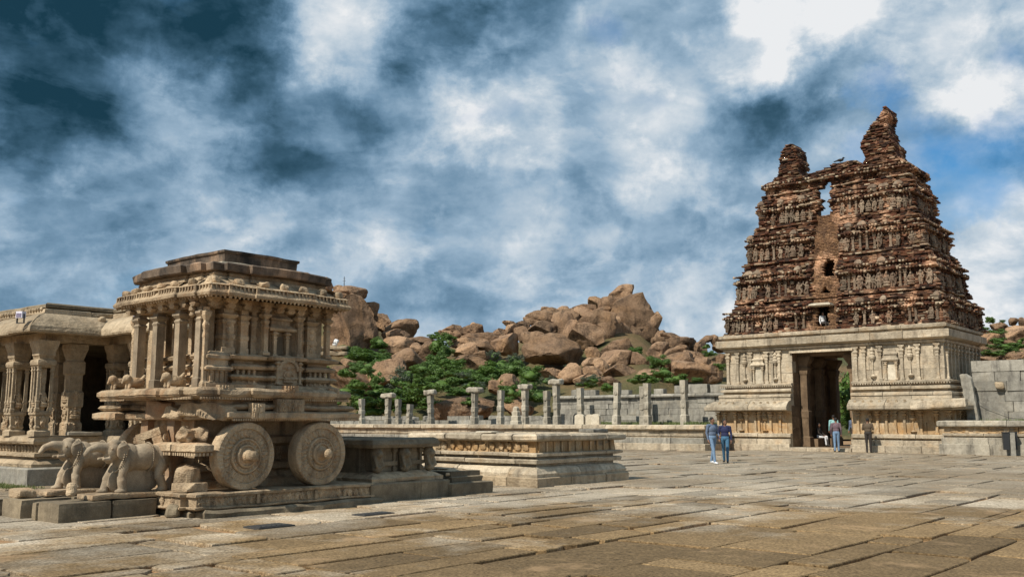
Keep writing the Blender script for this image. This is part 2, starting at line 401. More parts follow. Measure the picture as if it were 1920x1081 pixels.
def courses(parent, path, prof, mat, blen=(.9, 1.7), name='stone_block', closed=False, gap=.009, depth=.35, jit=.012, slices=.45, e=.018, skip=None, chip=.02):
    """one course of hewn blocks along a path; every block an object of its own"""
    n = len(path); edges = [(i, (i + 1) % n) for i in range(n if closed else n - 1)]
    def nrm(a, b):
        dx, dy = b[0] - a[0], b[1] - a[1]; l = math.hypot(dx, dy); return (dy / l, -dx / l)
    en = {i: nrm(path[i], path[j]) for i, j in edges}
    dmin = min(d for d, z in prof) - depth
    back = [(dmin, prof[-1][1]), (dmin, prof[0][1])]
    for i, j in edges:
        a, b = path[i], path[j]; L = math.hypot(b[0] - a[0], b[1] - a[1]); t = ((b[0] - a[0]) / L, (b[1] - a[1]) / L); nn = en[i]
        ma = en.get((i - 1) % n if closed else i - 1); mb = en.get(j)
        if not closed and j == n - 1: mb = None
        ka = 0 if ma is None else (ma[0] * t[0] + ma[1] * t[1]); kb = 0 if mb is None else (mb[0] * t[0] + mb[1] * t[1])
        cuts = [0.0]
        while cuts[-1] < L - blen[0] * 1.2: cuts.append(cuts[-1] + random.uniform(*blen))
        if len(cuts) > 1 and L - cuts[-1] < blen[0] * .5: cuts.pop()
        cuts = [c for c in cuts if c < L - .1] + [L]
        for q in range(len(cuts) - 1):
            s0, s1 = cuts[q], cuts[q + 1]
            if skip and skip(a[0] + t[0] * (s0 + s1) / 2, a[1] + t[1] * (s0 + s1) / 2): continue
            first, last = q == 0 and ma is not None, q == len(cuts) - 2 and mb is not None
            g0 = 0 if first else gap; g1 = 0 if last else gap
            ss = [s0 + g0]; m = max(1, int((s1 - s0) / slices))
            if not first: ss.append(s0 + g0 + e)
            ss += [s0 + (s1 - s0) * k / m for k in range(1, m)]
            if not last: ss.append(s1 - g1 - e)
            ss.append(s1 - g1)
            dj, zj = random.uniform(-jit, jit), random.uniform(-jit, jit) * .35
            v = []; f = []; P = len(prof) + 2
            cx, cy = a[0] + t[0] * (s0 + s1) / 2, a[1] + t[1] * (s0 + s1) / 2
            seed = random.uniform(0, 50)
            for si, s in enumerate(ss):
                shr = -.014 if ((si == 0 and not first) or (si == len(ss) - 1 and not last)) else 0
                for pi, (d, z) in enumerate(prof + back):
                    isb = pi >= len(prof)
                    dd = d if isb else d + dj + shr + chip * noise.noise(Vector((s * 4 + seed, z * 6, d * 4 + seed)))
                    x = s
                    if first and si == 0: x = s + dd * ka if not isb else s + dmin * ka
                    if last and si == len(ss) - 1: x = s + dd * kb if not isb else s + dmin * kb
                    zz = z + zj + (0 if isb else chip * .5 * noise.noise(Vector((s * 3 + seed, 7 + d * 3, z * 3))))
                    v.append((a[0] + t[0] * x + nn[0] * dd - cx, a[1] + t[1] * x + nn[1] * dd - cy, zz))
            for si in range(len(ss) - 1):
                for pi in range(P):
                    p2 = (pi + 1) % P; f.append((si * P + pi, (si + 1) * P + pi, (si + 1) * P + p2, si * P + p2))
            f.append(tuple(range(P))[::-1]); e0 = (len(ss) - 1) * P; f.append(tuple(range(e0, e0 + P)))
            inst(name, mesh_from(name, v, f, mat), parent, (cx, cy, 0))
def voxel_body(name, prims, voxel, mats, smooth=4):
    """capsules and ellipsoids fused into one continuous skin; each face takes the material of its nearest primitive"""
    bm = bmesh.new()
    for p in prims:
        if p[0] == 'c':
            _, a, b, r0, r1, mt = p; a, b = Vector(a), Vector(b); d = b - a
            q = d.to_track_quat('Z', 'Y').to_matrix().to_4x4()
            for c, r in ((a, r0), (b, r1)): bmesh.ops.create_icosphere(bm, subdivisions=2, radius=r, matrix=Matrix.Translation(c))
            if d.length > 1e-4: bmesh.ops.create_cone(bm, cap_ends=True, segments=14, radius1=r0, radius2=r1, depth=d.length, matrix=Matrix.Translation((a + b) / 2) @ q)
        else:
            _, c, r, mt = p[:4]; rot = p[4] if len(p) > 4 else Matrix.Identity(4)
            bmesh.ops.create_icosphere(bm, subdivisions=3, radius=1, matrix=Matrix.Translation(Vector(c)) @ rot @ Matrix.Diagonal((*r, 1)))
    me = bpy.data.meshes.new('tmp'); bm.to_mesh(me); bm.free()
    o = bpy.data.objects.new('tmp', me); COL.objects.link(o)
    r = o.modifiers.new('r', 'REMESH'); r.mode = 'VOXEL'; r.voxel_size = voxel
    if smooth:
        s = o.modifiers.new('s', 'SMOOTH'); s.iterations = smooth; s.factor = .5
    dg = bpy.context.evaluated_depsgraph_get()
    res = bpy.data.meshes.new_from_object(o.evaluated_get(dg))
    bpy.data.objects.remove(o); bpy.data.meshes.remove(me)
    res.name = name; res.materials.clear()
    for m in mats: res.materials.append(M[m])
    n = len(res.polygons); C = np.empty(n * 3); res.polygons.foreach_get('center', C); C = C.reshape(-1, 3)
    best = np.full(n, 1e9); idx = np.zeros(n, dtype=np.int32)
    for p in prims:
        if p[0] == 'c':
            a, b = np.array(p[1], float), np.array(p[2], float); ab = b - a; l2 = max(ab @ ab, 1e-9)
            t = np.clip(((C - a) @ ab) / l2, 0, 1); d = np.linalg.norm(C - a - t[:, None] * ab, axis=1) - (p[3] + (p[4] - p[3]) * t); mt = p[5]
        else:
            c = np.array(p[1], float); r_ = np.array(p[2], float)
            q = C - c
            if len(p) > 4: q = q @ np.array(p[4].to_3x3())
            k = np.linalg.norm(q / r_, axis=1); d = (k - 1) * r_.min(); mt = p[3]
        w = d < best; best[w] = d[w]; idx[w] = mt
    res.polygons.foreach_set('material_index', idx)
    res.polygons.foreach_set('use_smooth', [True] * n)
    return res
def ratha(hx, hy, s, f1=.42, f2=.74):
    q = [(hx, f1 * hy), (hx - s, f1 * hy), (hx - s, f2 * hy), (hx - 2 * s, f2 * hy), (hx - 2 * s, hy - 2 * s), (f2 * hx, hy - 2 * s), (f2 * hx, hy - s), (f1 * hx, hy - s), (f1 * hx, hy)]
    return q + [(-x, y) for x, y in q[::-1]] + [(-x, -y) for x, y in q] + [(x, -y) for x, y in q[::-1]]
# ================================================================== SETTING: ground, pavement
def sheet(name, x0, x1, y0, y1, z, mat, n=1):
    v = [(x0 + (x1 - x0) * i / n, y0 + (y1 - y0) * j / n, z) for j in range(n + 1) for i in range(n + 1)]
    f = [(j * (n + 1) + i, j * (n + 1) + i + 1, (j + 1) * (n + 1) + i + 1, (j + 1) * (n + 1) + i) for j in range(n) for i in range(n)]
    o = bpy.data.objects.new(name, mesh_from(name, v, f, mat)); return link(o)
kind(sheet('ground', -1500, 1500, -300, 2700, -.16, 'earth'), 'structure')
def build_pavement():
    # bed of red earth that shows in the joints, gently uneven
    n = 90; x0, x1, y0, y1 = -44.0, 14.0, -4.0, 60.0
    v = []; f = []
    for j in range(n + 1):
        for i in range(n + 1):
            x, y = x0 + (x1 - x0) * i / n, y0 + (y1 - y0) * j / n
            v.append((x, y, -.046 + .034 * noise.noise(Vector((x * .5, y * .5, 3)))))
    for j in range(n):
        for i in range(n): f.append((j * (n + 1) + i, j * (n + 1) + i + 1, (j + 1) * (n + 1) + i + 1, (j + 1) * (n + 1) + i))
    bed = bpy.data.objects.new('pavement', mesh_from('pavement', v, f, 'earth', True)); link(bed)
    bed.rotation_euler.z = A; kind(bed, 'structure')
    rs = random.Random(11)
    slabs = []
    strip = x0
    while strip < x1:                       # strips of rows; every few metres the row widths change, as relaid paving does
        sw = rs.uniform(2.6, 5.4); ya = y0 + rs.uniform(-3, 0)
        while ya < 51.5:
            bl = rs.uniform(3.2, 8); cuts = [0.0]
            while cuts[-1] < sw - .9: cuts.append(min(sw, cuts[-1] + rs.uniform(.55, 1.45)))
            if sw - cuts[-1] > .01: cuts.append(sw)
            for c0, c1 in zip(cuts, cuts[1:]):
                x, w, y, y_end = strip + c0, c1 - c0, ya, ya + bl
                while y < y_end - .01:
                    l = rs.uniform(.9, 2.9)
                    if rs.random() < .14: l = rs.uniform(.4, .8)
                    if y_end - y - l < .4: l = y_end - y
                    p = wor(x + w / 2, y + l / 2)
                    inside = abs(p.x) < .66 * p.y + 3.5 and 6.5 < p.y < 60
                    hidden = (-17.4 < x < -15 and 9.4 < y < 11.5) or (x < -25.6 and y > 46.7)
                    if inside and not hidden and y < 51.5: slabs.append((p.length, x, y, w, l))
                    y += l
            ya += bl
        strip += sw
    slabs.sort()
    rest = MB()
    for idx, (dist, x, y, w, l) in enumerate(slabs):
        g = rs.uniform(.001, .007) + (rs.random() < .25) * rs.uniform(.006, .03)
        gx = rs.uniform(.002, .008) + (rs.random() < .3) * rs.uniform(.004, .026)
        hx, hy = w / 2 - gx, l / 2 - g
        # split rows: some slabs are two narrow strips
        pts = []
        for sx, sy in ((-1, -1), (1, -1), (1, 1), (-1, 1)):
            cx, cy = sx * hx + rs.uniform(-.035, .012) * sx, sy * hy + rs.uniform(-.05, .012) * sy
            if rs.random() < .34:
                ch = rs.uniform(.05, .22); ch2 = rs.uniform(.04, .16)
                a, b = (cx, cy - sy * ch), (cx - sx * ch2, cy)
                pts += [a, b] if sx * sy > 0 else [b, a]
            else: pts.append((cx, cy))
        # add wobble points on the long sides
        out = []
        for i, p in enumerate(pts):
            q = pts[(i + 1) % len(pts)]; out.append(p)
            d = math.hypot(q[0] - p[0], q[1] - p[1])
            if d > .7:
                nx, ny = (q[1] - p[1]) / d, -(q[0] - p[0]) / d
                m = 3 if d > 1.4 else 2
                for k in range(1, m):
                    t = k / m + rs.uniform(-.1, .1); o_ = rs.uniform(-.035, .008)
                    out.append((p[0] + (q[0] - p[0]) * t + nx * o_, p[1] + (q[1] - p[1]) * t + ny * o_))
        dz = rs.gauss(0, .0065); tx, ty = rs.gauss(0, .007), rs.gauss(0, .005)
        if rs.random() < .08: dz -= rs.uniform(.015, .035)
        n_ = len(out); v = []; f = []
        def z(px, py): return dz + tx * px + ty * py
        for k in range(3):
            for px, py in out:
                s = (1 - .014 / max(w, .5)) if k == 2 else 1.0
                s2 = (1 - .014 / max(l, .5)) if k == 2 else 1.0
                v.append((px * s, py * s2, (-.12, -.011, 0)[k] + z(px, py)))
        for k in range(2):
            for i in range(n_): f.append((k * n_ + i, k * n_ + (i + 1) % n_, (k + 1) * n_ + (i + 1) % n_, (k + 1) * n_ + i))
        f.append(tuple(range(2 * n_, 3 * n_)))
        if idx < 300:
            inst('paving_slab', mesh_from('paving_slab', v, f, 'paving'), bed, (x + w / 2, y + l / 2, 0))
        else:
            rest.add([(a + x + w / 2, b + y + l / 2, c) for a, b, c in v], f)
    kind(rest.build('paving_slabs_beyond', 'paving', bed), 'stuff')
build_pavement()
# inspection hatches let into the paving
for px, py, lab, w_, l_ in ((505, 987, 'dark iron inspection cover in the paving in front of the front chariot wheel', .20, .32), (700, 964, 'thin dark iron plate lying flush in the paving right of the chariot plinth', .16, .34)):
    d = ray(px, py); t_ = -EYE / d.z; p = Vector((d.x * t_, d.y * t_, .022))
    hb = MB(); hb.box(-w_, w_, -l_, l_, -.06, 0); hb.box(-w_ + .04, w_ - .04, -l_ + .04, l_ - .04, 0, .008)
    for k in range(5): hb.box(-w_ + .08, w_ - .08, -l_ + .08 + k * .09, -l_ + .1 + k * .09, .008, .014)
    o = hb.build('inspection_cover', 'iron', None, loc=p, rot=(0, 0, A)); tag(o, lab, 'cover', 'iron covers in the paving')
# ================================================================== small carved figures used as relief
def figure_mesh(name, kind_, mat):
    s = .8
    pr = [('e', (0, 0, .50), (.085, .07, .12), 0), ('e', (0, 0, .38), (.095, .07, .08), 0), ('e', (0, -.01, .68), (.06, .06, .07), 0), ('c', (0, 0, .72), (0, 0, .80), .05, .02, 0)]
    if kind_ == 0:
        pr += [('c', (-.05, 0, .36), (-.06, 0, .03), .05, .04, 0), ('c', (.05, 0, .36), (.07, 0, .03), .05, .04, 0), ('c', (-.1, 0, .57), (-.17, -.02, .44), .03, .03, 0), ('c', (-.17, -.02, .44), (-.12, -.05, .34), .03, .03, 0), ('c', (.1, 0, .57), (.19, -.02, .5), .03, .03, 0), ('c', (.19, -.02, .5), (.18, -.03, .66), .03, .03, 0)]
    elif kind_ == 1:
        pr += [('c', (-.05, 0, .36), (-.14, -.02, .2), .05, .04, 0), ('c', (-.14, -.02, .2), (-.04, 0, .03), .04, .035, 0), ('c', (.05, 0, .36), (.08, 0, .03), .05, .04, 0), ('c', (-.1, 0, .57), (-.2, -.02, .66), .03, .03, 0), ('c', (-.2, -.02, .66), (-.17, -.02, .8), .03, .03, 0), ('c', (.1, 0, .57), (.14, -.03, .36), .03, .03, 0)]
    else:
        pr += [('e', (0, -.03, .22), (.2, .1, .075), 0), ('c', (-.1, 0, .57), (-.18, -.03, .38), .035, .03, 0), ('c', (.1, 0, .57), (.18, -.03, .38), .035, .03, 0), ('c', (-.18, -.03, .38), (-.1, -.08, .28), .03, .03, 0), ('e', (0, 0, .1), (.2, .12, .08), 0)]
    pr += [('e', (0, .05, .42), (.17, .03, .42), 0)]
    return voxel_body(name, pr, .022, [mat], 2)
FIG_CH = [figure_mesh('carved_figure', k, 'chariot_stone') for k in range(3)]
FIG_TW = [figure_mesh('stucco_figure', k, 'weathered_plaster') for k in range(3)]
# ================================================================== STONE CHARIOT
CH = thing('stone_chariot', 'ornate carved stone temple chariot with big disc wheels on a carved plinth', 'chariot', -15.9, 10.5)
def build_chariot():
    S = 'chariot_stone'
    def slab(name, plan, prof, mat=S, rough=.012, seg=.22): return MB().loft(plan, prof, seg, rough).build(name, mat, CH)
    rect = lambda x0, x1, y0, y1: [(x0, y0), (x1, y0), (x1, y1), (x0, y1)]
    # worn step and carved plinth; the near corner is rounded off
    slab('step', [(-1.95, -1.70), (1.6, -1.70), (1.6, -1.60), (1.92, -1.62), (1.92, 2.25), (-1.95, 2.25)], [(-.02, -.1), (0, .06), (-.05, .105)], 'dark_granite', .03)
    pl = slab('carved_plinth', [(-1.85, -1.82), (1.5, -1.82), (1.5, -1.70), (1.82, -1.72), (1.82, 2.1), (-1.85, 2.1)], [(-.02, .107), (.015, .13), (.015, .155), (-.03, .165), (-.03, .315), (.015, .325), (.02, .365), (-.03, .385)], S, .016, .12)
    rs = random.Random(5)
    for k in range(27):
        y = -1.62 + k * .138
        if k in (8, 17): MB().box(1.785, 1.83, y - .03, y + .03, .165, .315, .004).build('frieze_post', S, CH); continue
        inst('carved_figure', FIG_CH[rs.randrange(2)], CH, (1.795, y, .166), (0, rs.uniform(-.2, .2), math.pi / 2), (.30 + rs.uniform(-.03, .05), .26, .19))
    for k in range(9):
        inst('carved_figure', FIG_CH[rs.randrange(3)], CH, (-1.4 + k * .33, -1.8, .166), (0, 0, 0), (.30, .26, .19))
    # solid core behind the wheels
    slab('core', rect(-.85, .85, -1.2, 1.7), [(.15, .385), (.15, .52), (.05, .56), (0, .66), (.1, .7), (.1, .8), (-.05, .86), (-.05, 1.1), (.12, 1.16), (.14, 1.26), (.05, 1.3), (.05, 1.6)], S, .02)
    for k in range(9): inst('carved_figure', FIG_CH[k % 3], CH, (.82, -1.05 + k * .33, .83), (0, 0, math.pi / 2), (.35, .3, .34))
    # reddish painted pier and stepped pedestal under the front
    MB().stack([(.17, .17, .385), (.17, .17, .5), (.12, .12, .6), (.12, .12, 1.58)], (-.55, -1.25)).build('front_pier', 'painted_stone', CH)
    MB().stack([(.17, .17, .385), (.17, .17, .5), (.12, .12, .6), (.12, .12, 1.58)], (.35, -1.25)).build('front_pier', 'painted_stone', CH)
    cs = MB()
    for x0, x1 in ((.35, .95), (1.0, 1.72)):
        cs.loft(rect(x0, x1, -1.72, -1.37), [(-.06, 1.03), (0, 1.06), (0, 1.16), (-.1, 1.2)], .15, .012)
        for q in range(int((x1 - x0) / .07)): cs.box(x0 + q * .07 + .01, x0 + q * .07 + .05, -1.70, -1.62, .985, 1.035)
        for q in range(5): cs.box(x1 - .1, x1 - .02, -1.7 + q * .072, -1.66 + q * .072, .985, 1.035)
    cs.build('bracket_shelf', S, CH)
    for yy in (-1.58, -1.28):
        inst('carved_bracket', block_mesh('carved_bracket', .30, .2, .26, S, (10, 8, 8), .07, .07, 7, int(yy * 10)), CH, (1.15, yy, 1.2))
    # wheels
    prof = []
    for r, h in [(0.0, -.16), (.565, -.16), (.58, -.14), (.585, 0), (.575, .085), (.56, .1), (.47, .1), (.455, .07), (.43, .078), (.36, .082), (.325, .078), (.31, .06), (.295, .105), (.275, .11), (.26, .08), (.215, .084), (.205, .07), (.195, .12), (.17, .13), (.155, .105), (.12, .11), (.1, .16), (.085, .18)]: prof.append((r, h))
    def mod(i, a):
        if i in (7, 8, 9): return .012 * math.cos(24 * a + (i - 8) * 1.6) + .006 * math.cos(61 * a)
        if i in (13, 14): return .008 * math.cos(20 * a)
        if i in (4, 5): return .004 * math.cos(47 * a)
        return 0
    wm_ = MB().lathe(prof[1:], 168, 'x', mod=mod).mesh('wheel', S)
    hub = MB().lathe([(.0, .1), (.075, .1), (.075, .19), (.092, .2), (.092, .225), (.08, .235), (.092, .25), (.092, .30), (.07, .33), (.04, .345), (.015, .35)][1:], 24, 'x').mesh('hub', S, True)
    rivet = MB().lathe([(.028, 0), (.028, .02), (.012, .032)], 10, 'x').mesh('rosette', S, True)
    for sx in (1, -1):
        for y, rr in ((-.72, .04), (.9, .4)):
            w = inst('wheel', wm_, CH, (sx * 1.63, y, .965), (rr if sx > 0 else 0, 0, 0 if sx > 0 else math.pi))
            inst('hub', hub, w)
    MB().lathe([(.06, -1.5), (.06, 1.5)], 12, 'x', (0, -.72, .965)).build('axle', S, CH)
    MB().lathe([(.06, -1.5), (.06, 1.5)], 12, 'x', (0, .9, .965)).build('axle', S, CH)
    # lower deck slab: the front right corner has broken away in big flakes
    P = [(-1.82, -1.7), (-1.0, -1.7), (-1.0, -1.5), (.35, -1.42), (1.55, -1.42), (1.55, -1.2), (1.72, -1.1), (1.72, -.55), (1.8, -.55), (1.8, .8), (1.72, .8), (1.72, 1.78), (-1.82, 1.78)]
    slab('lower_deck_slab', P, [(-.28, 1.585), (.0, 1.59), (.02, 1.62), (.02, 1.70), (-.06, 1.725), (-.1, 1.735)], S, .022, .14)
    slab('deck_moulding', [(x * .96, y * .96) for x, y in P], [(-.12, 1.737), (-.02, 1.76), (.02, 1.80), (-.02, 1.845), (-.13, 1.86)], S, .02, .14)
    slab('deck_neck', rect(-1.5, 1.5, -1.35, 1.45), [(0, 1.8), (0, 1.95)], S, .02)
    inst('broken_corner', block_mesh('broken_corner', .4, .34, .2, S, (12, 12, 8), .04, .06, 4.5, 4, 5), CH, (.62, -1.42, 1.6), (.05, .12, .2))
    inst('broken_corner', block_mesh('broken_corner', .9, .62, .26, S, (14, 10, 6), .04, .055, 4.2, 9, 5), CH, (1.22, -1.2, 1.60), (-.06, .06, .12))
    inst('broken_corner', block_mesh('broken_corner', .7, .5, .36, 'painted_stone', (10, 8, 7), .05, .06, 4, 14, 4), CH, (.05, -1.25, 1.58), (.1, .1, .3))
    pl2 = ratha(1.82, 1.8, .07, .36, .7)
    slab('upper_deck_slab', [(x, y - .06) for x, y in pl2], [(-.35, 1.93), (-.06, 1.955), (-.02, 1.985), (-.02, 2.0), (.0, 2.01), (.0, 2.075), (-.05, 2.12), (-.1, 2.13), (-.5, 2.135)], S, .018, .12)
    teeth = MB()
    for k in range(64):
        y = -1.62 + k * .05
        if abs(y) < 1.75: teeth.box(1.64, 1.70, y - .014, y + .014, 1.925, 1.965)
    for k in range(62): teeth.box(-1.52 + k * .05 - .014, -1.52 + k * .05 + .014, -1.74, -1.70, 1.925, 1.965)
    for k in range(60): teeth.box(1.70, 1.76, -1.02 + k * .047 - .013, -1.02 + k * .047 + .013, 1.565, 1.6)
    kind(teeth.build('dentil_row', S, CH), 'stuff')
    for y, wd, z0, z1, x in ((.12, .30, 1.70, 1.95, 1.80), (.12, .14, 2.0, 2.19, 1.83), (-1.15, .14, 2.0, 2.17, 1.70), (1.2, .12, 2.0, 2.17, 1.70), (-.55, .13, 1.6, 1.87, 1.79)):
        pn = MB().box(x - .12, x, y - wd, y + wd, z0, z1, .006).build('carved_panel', S, CH)
        for q in range(max(1, int(wd / .055))):
            inst('carved_figure', FIG_CH[q % 2], pn, (x + .0, y - wd + .055 + q * .11, z0 + .02), (0, 0, math.pi / 2), (.28, .35, (z1 - z0) / .92))
    # sanctum base mouldings (rear two thirds), with a central niche
    base = [(-1.22, -1.02), (1.12, -1.02), (1.12, -.72), (1.2, -.72), (1.2, -.18), (1.12, -.18), (1.12, .08), (1.28, .08), (1.28, .66), (1.12, .66), (1.12, .9), (1.22, .9), (1.22, 1.5), (-1.22, 1.5)]
    slab('sanctum_base', base, [(.1, 2.12), (.1, 2.2), (.02, 2.22), (-.02, 2.27), (.06, 2.3), (.1, 2.34), (.06, 2.38), (-.08, 2.4), (-.08, 2.47), (.05, 2.49), (.08, 2.54), (.02, 2.58), (-.06, 2.6), (-.06, 2.64), (.1, 2.67), (.12, 2.72), (.04, 2.755), (-.2, 2.76)], S, .012, .14)
    n0 = MB().box(1.2, 1.345, .16, .58, 2.22, 2.66, .004); n0.build('niche_block', S, CH)
    arch = MB()
    for k in range(13):
        a = math.pi * k / 12; yy, zz = .37 + .2 * math.cos(a), 2.5 + .17 * math.sin(a); arch.box(1.33, 1.385, yy - .03, yy + .03, zz - .025, zz + .03, .003)
    arch.build('niche_arch', S, CH)
    inst('niche_figure', FIG_CH[2], CH, (1.36, .37, 2.235), (0, 0, math.pi / 2), (.62, .5, .40))
    colo = lambda h, r: MB().stack([(r * 1.7, r * 1.7, 0), (r * 1.7, r * 1.7, h * .05), (r, r, h * .09), (r, r, h * .6), (r * 1.25, r * 1.25, h * .64), (r * .9, r * .9, h * .7), (r * 1.35, r * 1.35, h * .78), (r * .8, r * .8, h * .83), (r * 1.9, r * 1.9, h * .9), (r * 1.9, r * 1.9, h * .94), (r * 1.2, r * 1.2, h * .96), (r * 1.2, r * 1.2, h)])
    for y in (.12, .62): inst('niche_pilaster', colo(.42, .022).mesh('niche_pilaster', S), CH, (1.37, y, 2.23))
    for y, x in ((-.62, 1.19), (-.5, 1.19), (-.38, 1.19), (-.27, 1.19), (.98, 1.21), (1.1, 1.21), (1.22, 1.21), (1.34, 1.21), (1.44, 1.21)):
        inst('base_pilaster', colo(.36, .022).mesh('base_pilaster', S), CH, (x, y, 2.22))
    # sanctum walls
    slab('sanctum_wall', [(-.98, -.25), (-.3, -.25), (-.3, .6), (.3, .6), (.3, -.25), (.98, -.25), (.98, -.93), (1.02, -.93), (1.02, 1.38), (-1.02, 1.38)], [(0, 2.13), (0, 3.72)], S, .008, .3)
    # side pilasters and columns, from the front corner backwards
    big = lambda h, r: MB().stack([(r, r, 0), (r, r, h * .12), (r * .86, r * .86, h * .14), (r * .86, r * .86, h * .3), (r, r, h * .33), (r, r, h * .4), (r * .86, r * .86, h * .43), (r * .86, r * .86, h * .66), (r, r, h * .69), (r, r, h * .74), (r * .8, r * .8, h * .77), (r * 1.25, r * 1.25, h * .84), (r * 1.25, r * 1.25, h * .87), (r * .8, r * .8, h * .9), (r * .8, r * .8, h)])
    Lp = [('b', 1.06, -.82, .13), ('p', 1.06, -.46, .09), ('c', 1.22, -.08, .045), ('c', 1.22, .68, .045), ('b', 1.08, 1.02, .12), ('c', 1.22, 1.36, .045), ('p', 1.05, -.24, .06), ('p', 1.05, .84, .06)]
    for t, x, y, r in Lp:
        h = .80
        if t == 'b':
            o = inst('carved_pilaster', big(h, r).mesh('carved_pilaster', S), CH, (x, y, 2.755))
            for q in range(4): inst('carved_boss', MB().lathe([(.055, 0), (.05, .015), (.02, .028)], 10, 'x').mesh('carved_boss', S), o, (r * .86, 0, .14 + q * .13))
        elif t == 'p': inst('pilaster', big(h, r).mesh('pilaster', S), CH, (x, y, 2.755))
        else: inst('slender_column', colo(h, r).mesh('slender_column', S), CH, (x, y, 2.755))
    # aedicule on the side wall
    ae = MB().box(1.0, 1.1, .12, .5, 2.755, 3.3, .004).build('aedicule', S, CH)
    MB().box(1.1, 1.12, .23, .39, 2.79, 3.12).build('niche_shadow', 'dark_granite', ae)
    for y in (.17, .45): inst('niche_pilaster', colo(.46, .032).mesh('niche_pilaster', S), ae, (1.17, y, 2.755))
    MB().loft([(1.0, .06), (1.2, .06), (1.2, .56), (1.0, .56)], [(.0, 3.215), (.05, 3.225), (.06, 3.27), (-.02, 3.33), (-.04, 3.35), (-.04, 3.42), (.0, 3.43), (0, 3.46), (-.07, 3.52), (-.08, 3.6)], .12, .006).build('aedicule_cornice', S, ae)
    # front porch: four columns, door frame with old red paint, balustrade beasts
    for x in (-1.05, -.38, .38, 1.05):
        o = inst('porch_column', MB().stack([(.095, .095, 0), (.095, .095, .16), (.078, .078, .18), (.078, .078, 1.16), (.095, .095, 1.2), (.07, .07, 1.24), (.12, .12, 1.3), (.12, .12, 1.34), (.08, .08, 1.36), (.08, .08, 1.42)]).mesh('porch_column', 'elephant_stone'), CH, (x, -1.28, 2.135))
        if abs(x) > 1:
            inst('colonnette', colo(1.40, .034).mesh('colonnette', S), o, (-.16 if x < 0 else .16, -.02, 0))
    for x, mt in ((-.62, S), (-.26, 'painted_stone'), (.26, S), (.62, S)): MB().box(x - .055, x + .055, -1.02, -.9, 2.135, 3.56, .006).build('door_jamb', mt, CH)
    for sx in (-1, 1):
        for xa, xb in ((.76, .97),): MB().box(min(sx * xa, sx * xb), max(sx * xa, sx * xb), -1.16, -.98, 2.136, 3.55, .006).build('front_wall_panel', S, CH)
    MB().box(-.34, .34, -1.03, -.88, 3.36, 3.56, .005).build('door_lintel', S, CH)
    for x in (-.84, .84): MB().box(x - .03, x + .03, -1.0, -.93, 2.135, 3.5, .004).build('door_jamb', S, CH)
    for x in (-1.25, -.72, .62):
        pr = [('e', (0, 0, .13), (.09, .17, .10), 0), ('e', (0, -.16, .2), (.075, .085, .08), 0), ('c', (-.04, -.12, .12), (-.05, -.14, .02), .035, .035, 0), ('c', (.04, -.12, .12), (.05, -.14, .02), .035, .035, 0), ('c', (0, .12, .18), (0, .18, .26), .04, .03, 0), ('c', (0, -.2, .22), (0, -.25, .12), .035, .025, 0)]
        inst('crouching_beast', voxel_body('crouching_beast', pr, .02, [S], 2), CH, (x, -1.5, 2.13))
    # balustrade at the front right corner, stepped little shrine
    bl = MB()
    bl.stack([(.2, .26, 2.13), (.2, .26, 2.22), (.15, .2, 2.24), (.15, .2, 2.42), (.21, .27, 2.45), (.21, .27, 2.49), (.14, .2, 2.53), (.14, .2, 2.62), (.18, .24, 2.65), (.18, .24, 2.70), (.08, .12, 2.78)], (1.1, -1.05)); bl.build('balustrade', S, CH)
    for y in (-1.2, -1.1, -1.0, -.9): inst('niche_pilaster', colo(.2, .018).mesh('niche_pilaster', S), CH, (1.265, y, 2.235))
    inst('post', colo(.62, .05).mesh('post', S), CH, (.86, -1.22, 2.135))
    # beam and brackets below the eaves
    slab('beam', [(-1.2, -1.36), (1.12, -1.36), (1.12, 1.45), (-1.2, 1.45)], [(0, 3.54), (0, 3.6), (.06, 3.63), (.06, 3.74)], S, .008)
    br = MB().stack([(.05, .04, 0), (.09, .05, .05), (.06, .05, .08), (.12, .06, .13), (.12, .06, .17)]).mesh('bracket', S)
    for x in (-1.15, -.75, -.38, 0, .38, .75, 1.05): inst('bracket', br, CH, (x, -1.44, 3.55))
    for y in (-1.2, -.85, -.5, -.08, .2, .45, .68, 1.02, 1.36): inst('bracket', br, CH, (1.25, y, 3.55), (0, 0, math.pi / 2))
    pend = MB().lathe([(.012, 0), (.05, .03), (.05, .06), (.035, .07), (.035, .1), (.06, .12), (.06, .15), (.045, .2)], 12).mesh('pendant', S)
    inst('pendant', pend, CH, (.95, -1.42, 3.36))
    # eaves
    ev = ratha(1.72, 1.64, .05, .4, .72); ev = [(x, y + .03) for x, y in ev]
    slab('eave', ev, [(-.6, 3.80), (-.3, 3.76), (-.02, 3.70), (.02, 3.715), (.03, 3.76), (.0, 3.80), (-.07, 3.89), (-.16, 3.97), (-.26, 4.03), (-.34, 4.06)], S, .014, .12)
    fr = MB(); de = MB(); n = len(ev)
    for i in range(n):
        p, q = ev[i], ev[(i + 1) % n]; L = math.hypot(q[0] - p[0], q[1] - p[1]); t = ((q[0] - p[0]) / L, (q[1] - p[1]) / L); nn = (t[1], -t[0])
        m = max(1, round(L / .085))
        for k in range(m):
            s = (k + .5) / m * L; cx, cy = p[0] + t[0] * s, p[1] + t[1] * s
            a = (cx + nn[0] * .0, cy + nn[1] * .0)
            fr.lathe([(.004, 3.665), (.02, 3.69), (.024, 3.71), (.014, 3.735)], 6, c=(a[0] - nn[0] * .02, a[1] - nn[1] * .02, 0))
            b = (cx - nn[0] * .02, cy - nn[1] * .02)
            if random.random() < .9: de.box(b[0] - .016, b[0] + .016, b[1] - .016, b[1] + .016, 3.79, 3.885, .003)
